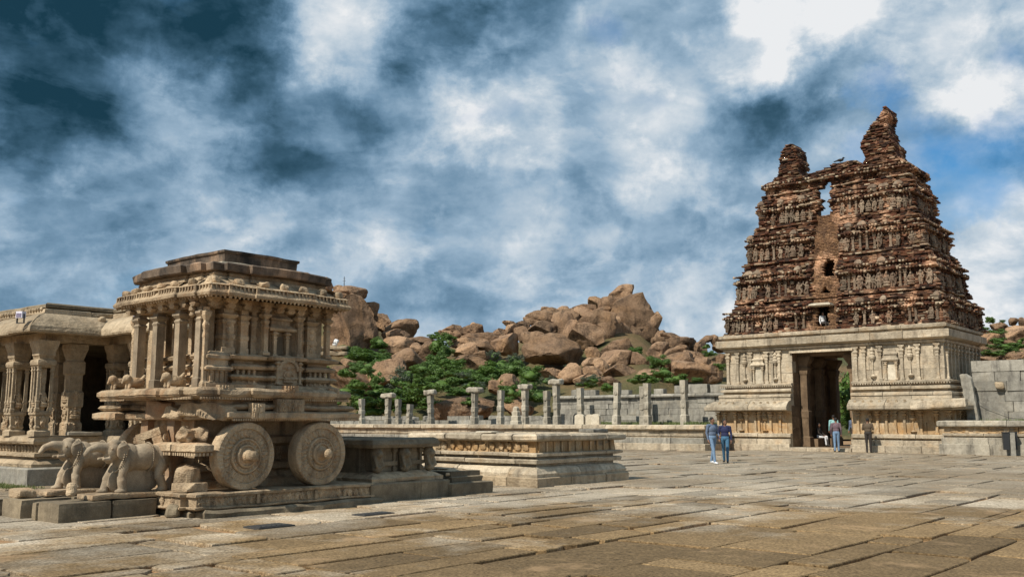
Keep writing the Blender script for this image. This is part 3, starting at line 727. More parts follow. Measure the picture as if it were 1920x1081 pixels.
    kind(fr.build('eave_drops', S, CH), 'stuff'); kind(de.build('eave_post_row', S, CH), 'stuff')
    rail = [(x * .985, y * .985) for x, y in ev]
    slab('eave_rail', rail, [(-.1, 3.88), (-.01, 3.885), (.012, 3.90), (-.02, 3.925), (-.12, 3.93)], S, .01, .12)
    for i in range(n):
        p, q = ev[i], ev[(i + 1) % n]; L = math.hypot(q[0] - p[0], q[1] - p[1])
        if L < .3: continue
        t = ((q[0] - p[0]) / L, (q[1] - p[1]) / L); nn = (t[1], -t[0])
        for k in range(max(1, int(L / .42))):
            s = (k + .5) / max(1, int(L / .42)) * L
            o = inst('eave_crest', block_mesh('eave_crest', .17, .14, .12, S, (5, 4, 4), .05, .035, 9, i * 7 + k), CH, (p[0] + t[0] * s - nn[0] * .12, p[1] + t[1] * s - nn[1] * .12, 3.92), (0, 0, math.atan2(t[1], t[0])))
    # stepped roof courses with weather-blackened bands
    r1 = ratha(1.46, 1.40, .06, .42, .72)
    slab('roof_course', r1, [(-.4, 4.02), (.0, 4.025), (-.02, 4.09), (-.06, 4.1), (-.04, 4.13), (-.06, 4.17)], S, .014, .14)
    slab('blackened_band', ratha(1.56, 1.50, .10, .42, .72), [(-.3, 4.17), (-.02, 4.172), (.0, 4.19), (.01, 4.31), (-.02, 4.335), (-.2, 4.345)], 'black_stone', .018, .12)
    slab('roof_ledge', [(-1.16, -1.0), (1.16, -1.0), (1.16, 1.0), (-1.16, 1.0)], [(0, 4.34), (.02, 4.36), (.0, 4.40)], 'pale_stone', .014, .2)
    slab('top_slab', [(-.98, -.84), (.98, -.84), (.98, .78), (-.98, .78)], [(-.02, 4.40), (0, 4.42), (.0, 4.58), (.03, 4.6), (.03, 4.645), (-.05, 4.655)], 'black_stone', .016, .16)
build_chariot()
# ------------------------------------------------------------------ elephants
EL_LOC = {}
def elephant_meshes():
    pr = [('e', (0, .20, .62), (.23, .48, .24), 0), ('e', (0, -.12, .62), (.22, .25, .25), 0), ('e', (0, .52, .59), (.215, .23, .245), 0),
          ('e', (0, -.44, .74), (.155, .18, .17), 0), ('e', (0, -.41, .86), (.115, .13, .085), 0), ('e', (0, -.50, .62), (.09, .10, .11), 0),
          ('c', (0, -.52, .78), (0, -.74, .81), .105, .078, 0), ('c', (0, -.74, .81), (0, -.90, .77), .078, .058, 0), ('c', (0, -.90, .77), (0, -.97, .69), .058, .046, 0),
          ('c', (-.09, -.55, .60), (-.10, -.66, .60), .04, .03, 0), ('c', (.09, -.55, .60), (.10, -.66, .60), .04, .03, 0),
          # front legs: the near one planted, the far one striding
          ('c', (.13, -.24, .52), (.14, -.31, .24), .105, .078, 0), ('c', (.15, -.30, .22), (.15, -.27, .04), .088, .08, 0), ('e', (.15, -.31, .035), (.10, .12, .045), 0),
          ('c', (-.13, -.27, .50), (-.14, -.46, .24), .105, .078, 0), ('c', (-.14, -.44, .22), (-.14, -.50, .04), .088, .08, 0), ('e', (-.14, -.53, .035), (.10, .12, .045), 0),
          ('c', (.13, .52, .50), (.14, .46, .26), .115, .082, 0), ('c', (.15, .50, .24), (.15, .58, .04), .09, .082, 0), ('e', (.15, .55, .035), (.10, .11, .045), 0),
          ('c', (-.13, .50, .50), (-.14, .36, .24), .115, .082, 0), ('c', (-.14, .36, .22), (-.14, .38, .04), .09, .082, 0),
          ('c', (0, .74, .66), (.03, .79, .34), .035, .025, 0),
          ('e', (-.02, .1, .2), (.045, .5, .24), 0), ('e', (-.02, -.30, .2), (.04, .2, .2), 0)]
    body = voxel_body('elephant_body', pr, .0125, ['elephant_stone'], 2)
    ear = voxel_body('ear', [('e', (0, 0, 0), (.035, .125, .155), 0), ('c', (.025, -.07, .06), (.025, .05, .1), .018, .018, 0), ('c', (.025, .05, .1), (.025, .085, -.02), .018, .018, 0), ('c', (.025, .085, -.02), (.025, .02, -.11), .018, .014, 0)], .012, ['elephant_stone'], 2)
    col = MB()
    for (y, z0, rx, rz, n_) in ((-.24, .64, .235, .265, 40), (-.28, .63, .23, .26, 40)):
        for k in range(n_):
            a = 2 * math.pi * k / n_
            col.lathe([(.004, -.018), (.018, 0), (.004, .018)], 6, 'z', (rx * math.cos(a), y - .10 * (-math.sin(a)) * .6 - .04, z0 + rz * math.sin(a)))
    col = col.mesh('collar', 'elephant_stone')
    rope = MB()
    for k in range(48):
        a = 2 * math.pi * k / 48; rope.lathe([(.004, -.022), (.02, 0), (.004, .022)], 6, 'z', (.238 * math.cos(a), .30, .62 + .25 * math.sin(a)))
    rope = rope.mesh('girth_rope', 'elephant_stone')
    return body, ear, col, rope
EB, EE, EC, ER = elephant_meshes()
def elephant(lx, ly, z, label, s=1.0, rz=0.0):
    t = thing('stone_elephant', label, 'elephant statue', lx, ly, z, rz, 'stone elephants in front of the chariot'); t.scale = (s * .98, s * .97, s * 1.06)
    inst('body', EB, t)
    for sx in (1, -1): inst('ear', EE, t, (sx * .185, -.33, .74), (0, 0, 0 if sx > 0 else math.pi), (1.1, 1, 1))
    inst('collar', EC, t); inst('girth_rope', ER, t)
    for sx in (1, -1): inst('eye', MB().lathe([(.02, -.008), (.02, .006), (.008, .014)], 10, 'x').mesh('eye', 'chariot_stone'), t, (sx * .14, -.52, .78), (0, 0, 0 if sx > 0 else math.pi))
    o = inst('base_slab', block_mesh('base_slab', .62, 1.75, .1, 'chariot_stone', (6, 16, 3), .03, .018, 4, 3), t, (0, -.08, -.09))
    return t
elephant(-15.38, 8.37, .38, 'nearer carved stone elephant on its plinth beside the chariot wheel', .88)
elephant(-16.6, 8.18, .40, 'farther carved stone elephant, leftmost, partly hidden by its twin', .88, .02)
def hewn(label, lx, ly, z, sx, sy, sz, mat='dark_granite', rz=0.0, rot=(0, 0), seed=1, cuts=0, amp=.014, group=None, name='stone_block', cat='stone block', rnd=.025):
    me = block_mesh(name, sx, sy, sz, mat, (max(4, int(sx / .08)), max(4, int(sy / .08)), max(4, int(sz / .08))) , rnd, amp, 4.0, seed, cuts)
    o = inst(name, me, None, wor(lx, ly, z), (rot[0], rot[1], A + rz)); return tag(o, label, cat, group)
g_ = 'plinth blocks under the elephants'
hewn('long grey granite plinth block under the head of the nearer elephant', -15.42, 7.44, -.02, .72, .86, .31, seed=2, group=g_)
hewn('grey granite plinth block under the rump of the nearer elephant', -15.42, 8.28, -.02, .70, .78, .305, seed=3, group=g_)
hewn('narrow upright end block at the very front of the nearer plinth', -15.86, 7.40, -.02, .14, .84, .29, seed=4, group=g_)
hewn('dark granite plinth block under the head of the farther elephant', -16.5, 7.32, -.02, .70, .84, .32, seed=5, group=g_)
hewn('dark granite plinth block behind, between the two elephants', -16.5, 8.2, -.02, .68, .86, .315, seed=6, group=g_)
hewn('thin dark block leaning at the left end of the farther plinth', -17.02, 7.28, -.02, .2, .8, .30, seed=8, group=g_)
hewn('broken pale sculpture stump in front of the nearer elephant', -15.34, 7.32, .37, .15, .15, .24, 'chariot_stone', seed=9, amp=.05, cat='sculpture fragment', name='sculpture_fragment', rnd=.07)
hewn('flat broken stone lying before the farther elephant', -16.62, 7.12, .30, .45, .3, .14, 'chariot_stone', seed=10, amp=.04, cat='sculpture fragment', name='sculpture_fragment', rnd=.05)
hewn('large faceted broken stone between the nearer elephant and the front wheel', -14.72, 8.98, .37, .34, .34, .44, 'chariot_stone', .5, (.1, .12), 12, 5, .04, cat='stone fragment', name='stone_fragment', rnd=.05)
hewn('small rough stone beside the broken stone below the chariot front', -14.52, 8.62, .0, .2, .2, .2, 'dark_granite', .8, (0, .2), 13, 4, .04, cat='stone fragment', name='stone_fragment', rnd=.05)
def window_stone():
    t = thing('pierced_slab', 'leaning stone slab with a square hole under the broken chariot front', 'stone slab', -15.7, 9.0, .95, .35)
    t.rotation_euler.x = .15; t.rotation_euler.y = -.28
    fb = MB()
    for a in ((-.26, .26, -.1, .1, 0, .1), (-.26, .26, -.1, .1, .34, .48), (-.26, -.1, -.1, .1, .1, .34), (.06, .26, -.1, .1, .1, .34)): fb.box(*a, .008)
    fb.build('slab_frame', 'chariot_stone', t)
    MB().lathe([(.08, 0), (.075, .02), (.04, .025), (.03, .012), (.008, .02)], 16, 'x').build('carved_ring', 'chariot_stone', t, loc=(.262, 0, .26))
window_stone()
hewn('low stepped base stone beside the front wheel', -14.62, 8.98, .385, .42, .42, .16, 'chariot_stone', .1, (0, 0), 15, 1, .02, cat='stone fragment', name='stone_fragment')
0 and hewn('carved foot stone standing on the stepped base beside the front wheel', -14.62, 9.0, .54, .26, .26, .36, 'chariot_stone', .1, (0, 0), 16, 2, .04, cat='stone fragment', name='stone_fragment', rnd=.06)
# ================================================================== PLATFORMS BEHIND THE CHARIOT
def rel(path, cx, cy): return [(x - cx, y - cy) for x, y in path]
def fill(parent, poly, z0, z1, mat, name='core'):
    return MB().loft(poly, [(0, z0), (0, z1)], 5, .0).build(name, mat, parent)
def rear_platform():
    cx, cy = -15.9, 13.6
    t = thing('carved_platform', 'low carved stone platform with worn lion brackets right behind the chariot', 'platform', cx, cy)
    R = lambda x0, x1, y0, y1: rel([(x0, y0), (x1, y0), (x1, y1), (x0, y1)], cx, cy)
    fill(t, R(-17.4, -14.75, 12.82, 14.35), 0, 1.2, 'dark_granite')
    p = R(-17.5, -14.3, 12.78, 14.5)
    courses(t, p, [(.22, -.05), (.24, .33), (.22, .36)], 'dark_granite', (.9, 1.5), 'plinth_block', True)
    courses(t, p, [(.12, .365), (.14, .44), (.0, .52), (-.12, .56)], 'chariot_stone', (.8, 1.4), 'moulding_block', True, chip=.04)
    courses(t, p, [(-.2, .56), (-.2, 1.02)], 'dark_granite', (.7, 1.2), 'wall_block', True)
    courses(t, p, [(-.1, 1.02), (.06, 1.04), (.09, 1.10), (.06, 1.19), (-.02, 1.22)], 'dark_granite', (1.0, 1.7), 'cornice_block', True, chip=.04)
    lion = voxel_body('lion_bracket', [('e', (0, 0, .36), (.1, .12, .13), 0), ('e', (0, -.1, .34), (.07, .07, .07), 0), ('c', (0, .02, .26), (0, 0, .1), .085, .07, 0), ('e', (0, -.03, .07), (.1, .1, .07), 0), ('c', (-.07, -.05, .28), (-.08, -.12, .12), .035, .03, 0), ('c', (.07, -.05, .28), (.08, -.12, .12), .035, .03, 0)], .02, ['dark_granite'], 2)
    for y in (12.95, 13.7, 14.42):
        o = inst('lion_bracket', lion, t, (-14.3 - cx - .1, y - cy, .54), (0, 0, math.pi / 2), 1.08)
    for y in (13.3, 14.05): MB().box(-14.55 - cx, -14.44 - cx, y - cy - .28, y - cy + .28, .68, .76, .006).build('wall_band', 'dark_granite', t)
    for y in (13.1, 13.5, 13.9, 14.25): inst('wall_pilaster', MB().stack([(.05, .05, 0), (.05, .05, .08), (.03, .03, .1), (.03, .03, .34), (.06, .06, .4), (.06, .06, .46)]).mesh('wall_pilaster', 'dark_granite'), t, (-14.48 - cx, y - cy, .56))
    # stepped lower platform leading on towards the next pedestal
    u = thing('stepped_base', 'low stepped stone base with a scalloped moulding between the two platforms', 'platform', -15.5, 15.3)
    q = rel([(-17.2, 14.78), (-14.05, 14.78), (-14.05, 15.95), (-17.2, 15.95)], -15.5, 15.3)
    fill(u, [(x * .9, y * .8) for x, y in q], 0, .5, 'dark_granite')
    courses(u, q, [(.05, -.05), (.06, .25), (.03, .27)], 'dark_granite', (.8, 1.3), 'plinth_block', True)
    courses(u, q, [(-.12, .272), (-.1, .38), (-.14, .40)], 'dark_granite', (.9, 1.5), 'step_block', True)
    courses(u, q, [(-.24, .40), (-.22, .42), (-.28, .50), (-.40, .54), (-.5, .55)], 'chariot_stone', (1.0, 1.6), 'moulding_block', True)
    sb = MB()
    for k in range(30):
        sb.lathe([(.012, -.02), (.03, .01), (.012, .05)], 6, c=(1.27, -.5 + k * .034 * 1.0, .43)) if k < 30 else None
    for k in range(56): sb.lathe([(.012, -.02), (.03, .01), (.012, .05)], 6, c=(-1.5 + k * .05, -.32, .43))
    kind(sb.build('scalloped_row', 'chariot_stone', u), 'stuff')
rear_platform()
def pedestal():
    cx, cy = -16.6, 20.0
    t = thing('moulded_platform', 'large square stone platform with a carved frieze in the middle of the courtyard', 'platform', cx, cy)
    p = rel([(-18.75, 18.2), (-14.5, 18.2), (-14.5, 21.9), (-18.75, 21.9)], cx, cy)
    fill(t, [(x * .93, y * .9) for x, y in p], 0, 1.2, 'base_stone')
    B = 'base_stone'
    courses(t, p, [(.12, -.05), (.13, .19), (.10, .215)], 'hall_stone', (.9, 1.7), 'plinth_block', True)
    courses(t, p, [(.06, .215), (.08, .30), (.0, .42), (-.08, .46)], B, (.9, 1.8), 'moulding_block', True, chip=.035)
    courses(t, p, [(-.22, .46), (-.22, .52)], 'hall_stone', (1.0, 2.0), 'recess_block', True)
    courses(t, p, [(-.14, .52), (-.02, .54), (.0, .62), (-.03, .64)], B, (1.0, 1.9), 'moulding_block', True)
    courses(t, p, [(-.22, .64), (-.22, .70)], 'hall_stone', (1.0, 2.0), 'recess_block', True)
    courses(t, p, [(-.12, .70), (.0, .72), (.01, .78), (-.05, .80)], B, (1.0, 1.9), 'moulding_block', True)
    courses(t, p, [(-.13, .80), (-.13, 1.07)], 'ochre_stone', (.6, 1.2), 'frieze_block', True)
    courses(t, p, [(-.06, 1.07), (.06, 1.09), (.085, 1.12), (.08, 1.21), (.02, 1.255), (-.2, 1.26)], B, (.9, 1.6), 'cornice_block', True, chip=.05, jit=.025)
    MB().box(-2.0, 2.0, -1.7, 1.7, 1.1, 1.235).build('floor', B, t)
    rs = random.Random(3)
    rel_m = block_mesh('frieze_relief', .2, .05, .15, 'ochre_stone', (7, 3, 6), .02, .035, 14, 5)
    rel_m2 = block_mesh('frieze_relief', .16, .05, .16, 'ochre_stone', (7, 3, 6), .02, .04, 16, 8)
    for k in range(14): inst('frieze_relief', rs.choice((rel_m, rel_m2)), t, (-1.9 + k * .275 + rs.uniform(-.04, .04), -1.70, .86), (0, rs.uniform(-.2, .2), 0))
    for k in range(11): MB().box(1.985, 2.015, -1.6 + k * .31, -1.55 + k * .31, .81, 1.06, .004).build('frieze_rib', 'ochre_stone', t)
    hewn('small row of loose coping stones on the far corner of the courtyard platform', -15.0, 21.3, 1.262, .5, .7, .1, 'grey_granite', seed=31, cuts=2, amp=.02, name='loose_stone', cat='stone')
    hewn('flat pale loose stone lying on the near edge of the courtyard platform', -16.4, 18.55, 1.262, .55, .3, .05, 'pale_stone', seed=32, cuts=1, amp=.012, name='loose_stone', cat='stone')
pedestal()
# ================================================================== PILLARED HALL ON THE LEFT
def hall():
    cx, cy = -24.6, 10.8
    t = thing('pillared_hall', 'pillared stone temple hall with a heavy curved roof eave at the left edge', 'temple hall', cx, cy)
    H_ = 'hall_stone'
    path = rel([(-34, 10.8), (-24.6, 10.8), (-24.6, 12.6), (-21.0, 12.6), (-21.0, 15.0)], cx, cy)
    poly = path + [(4.0, 10), (-9.4, 10)]
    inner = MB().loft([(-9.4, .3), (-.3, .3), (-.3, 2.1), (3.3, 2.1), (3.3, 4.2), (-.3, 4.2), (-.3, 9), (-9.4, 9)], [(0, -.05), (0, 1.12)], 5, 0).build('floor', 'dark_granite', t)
    courses(t, path, [(.30, -.05), (.32, .38), (.28, .42)], 'grey_granite', (1.2, 2.2), 'plinth_block')
    courses(t, path, [(.16, .42), (.18, .5), (.06, .58), (-.02, .6)], H_, (1.0, 2.0), 'moulding_block')
    courses(t, path, [(-.06, .6), (-.06, .66), (.06, .68), (.06, .76), (-.05, .78)], H_, (1.0, 2.0), 'moulding_block')
    courses(t, path, [(-.08, .78), (-.08, .98)], H_, (.8, 1.4), 'frieze_block')
    courses(t, path, [(-.04, .98), (.12, 1.0), (.15, 1.06), (.12, 1.17), (.04, 1.19), (-.3, 1.20)], H_, (1.0, 1.8), 'railing_slab', chip=.04)
    fz = block_mesh('frieze_boss', .13, .06, .15, H_, (5, 3, 5), .03, .03, 12, 5)
    for k in range(17): inst('frieze_boss', fz, t, (-3.2 + k * .19, .08 - .02, .80))
    for k in range(9): inst('frieze_boss', fz, t, (-.06, .2 + k * .19, .80), (0, 0, math.pi / 2))
    # one composite column, then copies
    def column(x, y, rz=0.0, simple_=False):
        c = bpy.data.objects.new('column', None); c.empty_display_size = .1; link(c, t); c.location = (x, y, 1.19); c.rotation_euler.z = rz
        MB().stack([(.235, .235, 0), (.235, .235, .12), (.17, .17, .16), (.195, .195, .22), (.17, .17, .28), (.195, .195, .42), (.195, .195, .5), (.235, .235, .54), (.235, .235, .60), (.2, .2, .63)]).build('pedestal', H_, c)
        MB().stack([(.08, .08, .6), (.08, .08, 1.05), (.07, .07, 1.07), (.07, .07, 1.3), (.08, .08, 1.34), (.08, .08, 1.72)]).build('shaft', H_, c)
        cm = MB().stack([(.06, .06, .61), (.06, .06, .68), (.042, .042, .72), (.042, .042, .82), (.055, .055, .86), (.04, .04, .9), (.038, .038, 1.6), (.055, .055, 1.64), (.04, .04, 1.68), (.06, .06, 1.74)]).mesh('colonnette', H_)
        for sx, sy in ((1, -1), (-1, -1), (1, 1), (0, -1.05)): inst('colonnette', cm, c, (sx * .19, sy * .19, 0))
        MB().stack([(.2, .2, 1.72), (.26, .26, 1.78), (.275, .275, 1.84), (.26, .26, 1.9), (.2, .2, 1.93), (.22, .22, 1.98)]).build('capital', H_, c)
        MB().stack([(.2, .2, 1.97), (.24, .24, 2.02), (.24, .24, 2.08), (.25, .25, 2.16), (.29, .29, 2.26), (.31, .31, 2.34), (.31, .31, 2.40)]).build('corbel', H_, c)
        for k, (sx, sy) in enumerate(((0, -1), (1, 0))):
            inst('seated_relief', FIG_CH[2], c, (sx * .2, sy * .2, .70), (0, 0, math.pi / 2 if sx else 0), (.55, .5, .5))
            inst('seated_relief', FIG_CH[1], c, (sx * .24, sy * .24, .22), (0, 0, math.pi / 2 if sx else 0), (.5, .4, .36))
        return c
    c0 = column(-.05, .05); c0.scale = (.86, .86, 1)
    for x, y in ((-1.5, .05), (-2.9, .05), (-4.3, .05), (-5.7, .05), (.02, 1.98), (1.3, 1.95), (3.25, 1.95), (3.25, 3.8)):
        c = copy_tree(c0, t); c.location = (x, y, 1.19)
    # carved square inner pillars, and a plain masonry prop
    ip = MB().stack([(.2, .2, 0), (.2, .2, .35), (.165, .165, .4), (.165, .165, .75), (.2, .2, .8), (.2, .2, 1.15), (.165, .165, 1.2), (.165, .165, 1.6), (.2, .2, 1.65), (.2, .2, 1.95), (.16, .16, 2.0), (.24, .24, 2.3), (.24, .24, 2.42)]).mesh('inner_pillar', H_)
    for x, y in ((-3.0, 3.6), (-.42, 1.02), (-1.7, 1.3), (.75, 3.0), (2.2, 3.1), (-5.0, 1.4)):
        o = inst('inner_pillar', ip, t, (x, y, 1.15))
        for q in range(3): inst('pillar_relief', FIG_CH[q % 3], o, (0, -.19, .04 + q * .8 * .52), (0, 0, 0), (.7, .5, .42)); inst('pillar_relief', FIG_CH[(q + 1) % 3], o, (.19, 0, .04 + q * .8 * .52), (0, 0, math.pi / 2), (.7, .5, .42))
    pr = [(.62, 2.08), (1.0, 2.08), (1.0, 2.5), (.62, 2.5)]
    for k in range(15): courses(t, pr, [(0, 1.16 + k * .165), (0, 1.16 + (k + 1) * .165 - .006)], 'grey_granite', (.16, .3), 'brick_of_prop', True, .004, .1, .006, .4, .01)
    MB().box(.7, .92, 2.15, 2.42, 1.15, 3.64).build('prop_core', 'grey_granite', t)
    # beams, ceiling, back and side walls
    courses(t, rel([(-34, 10.85), (-24.6, 10.85), (-24.6, 12.62), (-21.0, 12.62), (-21.0, 15.0)], cx, cy), [(0, 3.59), (0, 3.82)], H_, (1.4, 2.2), 'beam', depth=.5)
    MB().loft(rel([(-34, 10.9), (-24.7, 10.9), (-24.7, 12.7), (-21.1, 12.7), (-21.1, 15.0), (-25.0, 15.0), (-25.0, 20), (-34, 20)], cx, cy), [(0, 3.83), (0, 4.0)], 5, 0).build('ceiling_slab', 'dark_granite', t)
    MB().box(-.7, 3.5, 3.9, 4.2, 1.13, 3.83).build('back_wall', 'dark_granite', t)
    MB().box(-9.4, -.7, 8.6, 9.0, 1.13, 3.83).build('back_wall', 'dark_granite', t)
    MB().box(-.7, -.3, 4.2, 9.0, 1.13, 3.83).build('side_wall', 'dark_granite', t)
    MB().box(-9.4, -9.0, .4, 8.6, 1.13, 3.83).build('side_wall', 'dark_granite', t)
    # the curved eave in big slabs, then the knobbly parapet
    courses(t, path, [(.10, 3.84), (.56, 3.72), (.62, 3.75), (.63, 3.80), (.60, 3.90), (.53, 4.00), (.42, 4.10), (.27, 4.19), (.1, 4.26), (.02, 4.30)], H_, (1.1, 1.9), 'eave_slab', depth=.3, chip=.03, gap=.012, jit=.02)
    courses(t, path, [(-.02, 4.28), (.04, 4.30), (.04, 4.40), (-.04, 4.43)], H_, (1.0, 1.8), 'parapet_block', depth=.3, chip=.04)
    courses(t, path, [(-.02, 4.43), (.02, 4.45), (.02, 4.52), (-.04, 4.56)], 'dark_granite', (.9, 1.8), 'parapet_block', depth=.3, chip=.05)
    kb = block_mesh('parapet_knob', .09, .09, .09, H_, (4, 4, 4), .035, .02, 9, 5)
    for k in range(60): inst('parapet_knob', kb, t, (-9 + k * .15, -.05, 4.36), (0, 0, k))
    # drain spout blobs on the eave corner
    inst('eave_ornament', block_mesh('eave_ornament', .2, .2, .16, H_, (5, 5, 4), .07, .04, 8, 2), t, (.35, -.35, 3.93))
    inst('eave_ornament', block_mesh('eave_ornament', .2, .2, .16, H_, (5, 5, 4), .07, .04, 8, 3), t, (.25, 1.35, 4.12))
    return t
hall()
def floodlight(lx, ly, z, label):
    t = thing('floodlight', label, 'floodlight', lx, ly, z, math.radians(20), 'floodlights on the roof eave')
    MB().box(-.10, .10, -.06, .06, .06, .22, .003).build('housing', 'lamp_white', t)
    MB().box(-.075, .075, -.072, -.0605, .08, .17).build('lens', 'lamp_glass', t)
    b = MB(); b.box(-.12, -.103, -.02, .02, -.06, .16); b.box(.103, .12, -.02, .02, -.06, .16); b.box(-.12, .12, -.02, .02, -.075, -.055); b.build('bracket', 'iron', t)
floodlight(-24.25, 10.05, 4.02, 'small white floodlight on the hall eave near its outer corner, leftmost')
floodlight(-22.15, 11.98, 3.98, 'small white floodlight on the hall eave right beside the chariot')
hewn('pale block lying on the hall railing between the columns', -24.42, 11.9, 1.2, .2, .9, .1, 'pale_stone', seed=41, name='loose_stone', cat='stone')
# ================================================================== CLOISTER PLATFORM, PILLARS AND ENCLOSURE WALL
def cloister():
    cx, cy = -42.0, 48.0
    t = thing('cloister_platform', 'long moulded stone platform of the ruined cloister running left of the gateway', 'platform', cx, cy)
    path = rel([(-64, 46.5), (-25.5, 46.5), (-25.5, 49.2)], cx, cy)
    G = 'base_stone'
    fill(t, rel([(-64, 46.7), (-25.8, 46.7), (-25.8, 49.2), (-27.4, 49.2), (-27.4, 53), (-64, 53)], cx, cy), 0, 1.33, 'grey_granite')
    courses(t, path, [(.16, -.05), (.17, .34), (.14, .36)], G, (1.8, 3.2), 'plinth_block', slices=1.2)
    courses(t, path, [(.02, .36), (.03, .66), (0, .68)], 'grey_granite', (1.8, 3.0), 'wall_block', slices=1.2)
    courses(t, path, [(-.08, .68), (-.08, .76)], 'hall_stone', (1.8, 3.2), 'recess_block', slices=1.5)
    courses(t, path, [(-.02, .76), (.0, 1.06), (-.03, 1.08)], G, (1.4, 2.6), 'frieze_block', slices=1.2)
    courses(t, path, [(.02, 1.08), (.16, 1.11), (.20, 1.16), (.18, 1.34), (.1, 1.38), (-.2, 1.39)], G, (1.6, 2.8), 'cornice_block', slices=.8, chip=.05, jit=.02)
    # enclosure wall of large dressed blocks
    w = thing('enclosure_wall', 'grey block wall with a scalloped coping between the gateway and the ruined cloister', 'wall', -33, 52.2)
    path = rel([(-39.6, 52.2), (-26.4, 52.2)], -33, 52.2)
    z = 1.3
    for k, h in enumerate((.36, .34, .38, .33, .36)):
        courses(w, path, [(0, z), (0, z + h - .008)], 'grey_granite', (.8, 2.2), 'wall_block', slices=2, depth=.7, jit=.03, gap=.014, e=.03); z += h
    courses(w, path, [(.06, z), (.2, z + .02), (.22, z + .10), (.12, z + .2), (0, z + .22)], 'grey_granite', (.9, 1.5), 'coping_block', depth=.6, slices=1, jit=.025)
    z += .22
    rs = random.Random(4)
    for x0, ln, h in ((-26.9, 1.2, .5), (-28.3, 1.3, .55), (-29.6, 1.0, .5), (-31.4, .7, .32), (-34.0, .8, .3), (-36.6, 1.0, .36), (-37.8, .8, .4)):
        inst('top_block', block_mesh('top_block', ln, .5, h, 'grey_granite', (6, 4, 4), .03, .025, 3, int(-x0)), w, (x0 - ln / 2 + 33, .3, z + .005))
    lw = thing('low_ruined_wall', 'low ruined wall of irregular stones behind the free standing pillars', 'wall', -50, 52.2)
    path = rel([(-64, 52.2), (-40.2, 52.2)], -50, 52.2)
    courses(lw, path, [(0, 1.3), (0, 1.66)], 'grey_granite', (.8, 2.0), 'wall_block', slices=2, depth=.6, jit=.04)
    courses(lw, path, [(-.05, 1.665), (-.05, 1.98)], 'grey_granite', (.5, 1.3), 'wall_block', slices=2, depth=.5, jit=.07, skip=lambda x, y: rs.random() < .3, chip=.1)
    for k in range(16):
        inst('rubble_stone', block_mesh('rubble_stone', rs.uniform(.3, .7), rs.uniform(.3, .5), rs.uniform(.18, .35), 'grey_granite', (5, 4, 4), .08, .06, 3, 60 + k, 3), lw, (rs.uniform(-13, 9), rs.uniform(.1, .4), 1.64), (0, 0, rs.uniform(0, 3)))
    # free-standing cloister pillars
    def pillar(lx, ly, top, cap, label, w=.175, z0=1.385):
        p = thing('cloister_pillar', label, 'pillar', lx, ly, z0, random.uniform(-.06, .06), 'pillars on the cloister platform')
        p.rotation_euler.x = random.uniform(-.035, .035); p.rotation_euler.y = random.uniform(-.04, .04)
        h = top - z0 - (.34 if cap else 0)
        MB().stack([(w * 1.15, w * 1.15, 0), (w * 1.15, w * 1.15, h * .2), (w * .9, w * .9, h * .23), (w * .9, w * .9, h * .36), (w * 1.08, w * 1.08, h * .39), (w * 1.08, w * 1.08, h * .52), (w * .9, w * .9, h * .55), (w * .9, w * .9, h * .70), (w * 1.05, w * 1.05, h * .73), (w * 1.05, w * 1.05, h)]).build('shaft', 'pillar_granite', p)
        for q in range(3): inst('relief_boss', MB().lathe([(.13, 0), (.12, .03), (.04, .04)], 8, 'x').mesh('relief_boss', 'pillar_granite'), p, (0, -w * 1.03, h * (.1 + .18 * q * 1.8)), (0, 0, -math.pi / 2))
        if cap: inst('bracket_capital', block_mesh('bracket_capital', 1.25 if cap > 1 else .95, .6, .36, 'pillar_granite', (10, 5, 5), .11, .07, 3.6, int(-lx * 3)), p, (0, 0, h - .01))
    P = [(-28.6, 50, 4.0, 0, 'tall plain pillar, the first one left of the gateway tower'),
         (-31.2, 50, 3.88, 0, 'second pillar left of the gateway tower, in front of the block wall'),
         (-32.1, 51, 3.75, 0, 'shaded pillar set back right behind its lit neighbour, third from the gateway'),
         (-33.45, 50, 3.97, 0, 'square pillar rising above the coping, fourth from the gateway'),
         (-36.9, 51, 3.75, 0, 'pillar against the left part of the block wall, under a pile of boulders'),
         (-38.1, 50, 4.30, 1, 'tallest pillar carrying a broad bracket capital at the wall corner'),
         (-39.4, 50.6, 3.6, 0, 'pillar just left of the tallest bracket pillar'),
         (-40.8, 50, 4.05, 1, 'pillar with a narrow bracket capital beside a small carved post'),
         (-43.0, 50, 3.7, 0, 'plain square pillar right of a mushroom shaped bracket pillar'),
         (-45.4, 50, 3.94, 2, 'pillar with a wide mushroom bracket in front of a low cave rock'),
         (-49.7, 50, 3.85, 1, 'pillar with a rounded bracket capital in the middle of the green scrub'),
         (-52.0, 50, 2.85, 0, 'short broken pillar stump between taller pillars'),
         (-53.5, 50.3, 3.25, 0, 'plain pillar standing close beside a bracket pillar'),
         (-54.35, 50, 3.7, 2, 'pillar with a lopsided bracket nearest to the chariot roof side'),
         (-57.3, 50, 3.34, 0, 'last plain pillar, close to the right edge of the chariot')]
    for a in P: pillar(*a)
    # votive stones on the near edge
    def headstone(lx, ly, label, w, h):
        b = MB(); v = []
        n = 10; pts = [(-w, 0), (w, 0)] + [(w * math.cos(math.pi * k / n), h - w * .55 + w * .55 * math.sin(math.pi * k / n)) for k in range(n + 1)]
        m = len(pts); b.add([(x, -.12, z) for x, z in pts] + [(x, .12, z) for x, z in pts], [tuple(range(m)), tuple(range(2 * m - 1, m - 1, -1))] + [(k, m + k, m + (k + 1) % m, (k + 1) % m) for k in range(m)])
        o = b.build('rounded_headstone', 'pale_stone', None, loc=wor(lx, ly, 1.39), rot=(0, 0, A + .15)); tag(o, label, 'headstone', 'rounded stones on the platform edge')
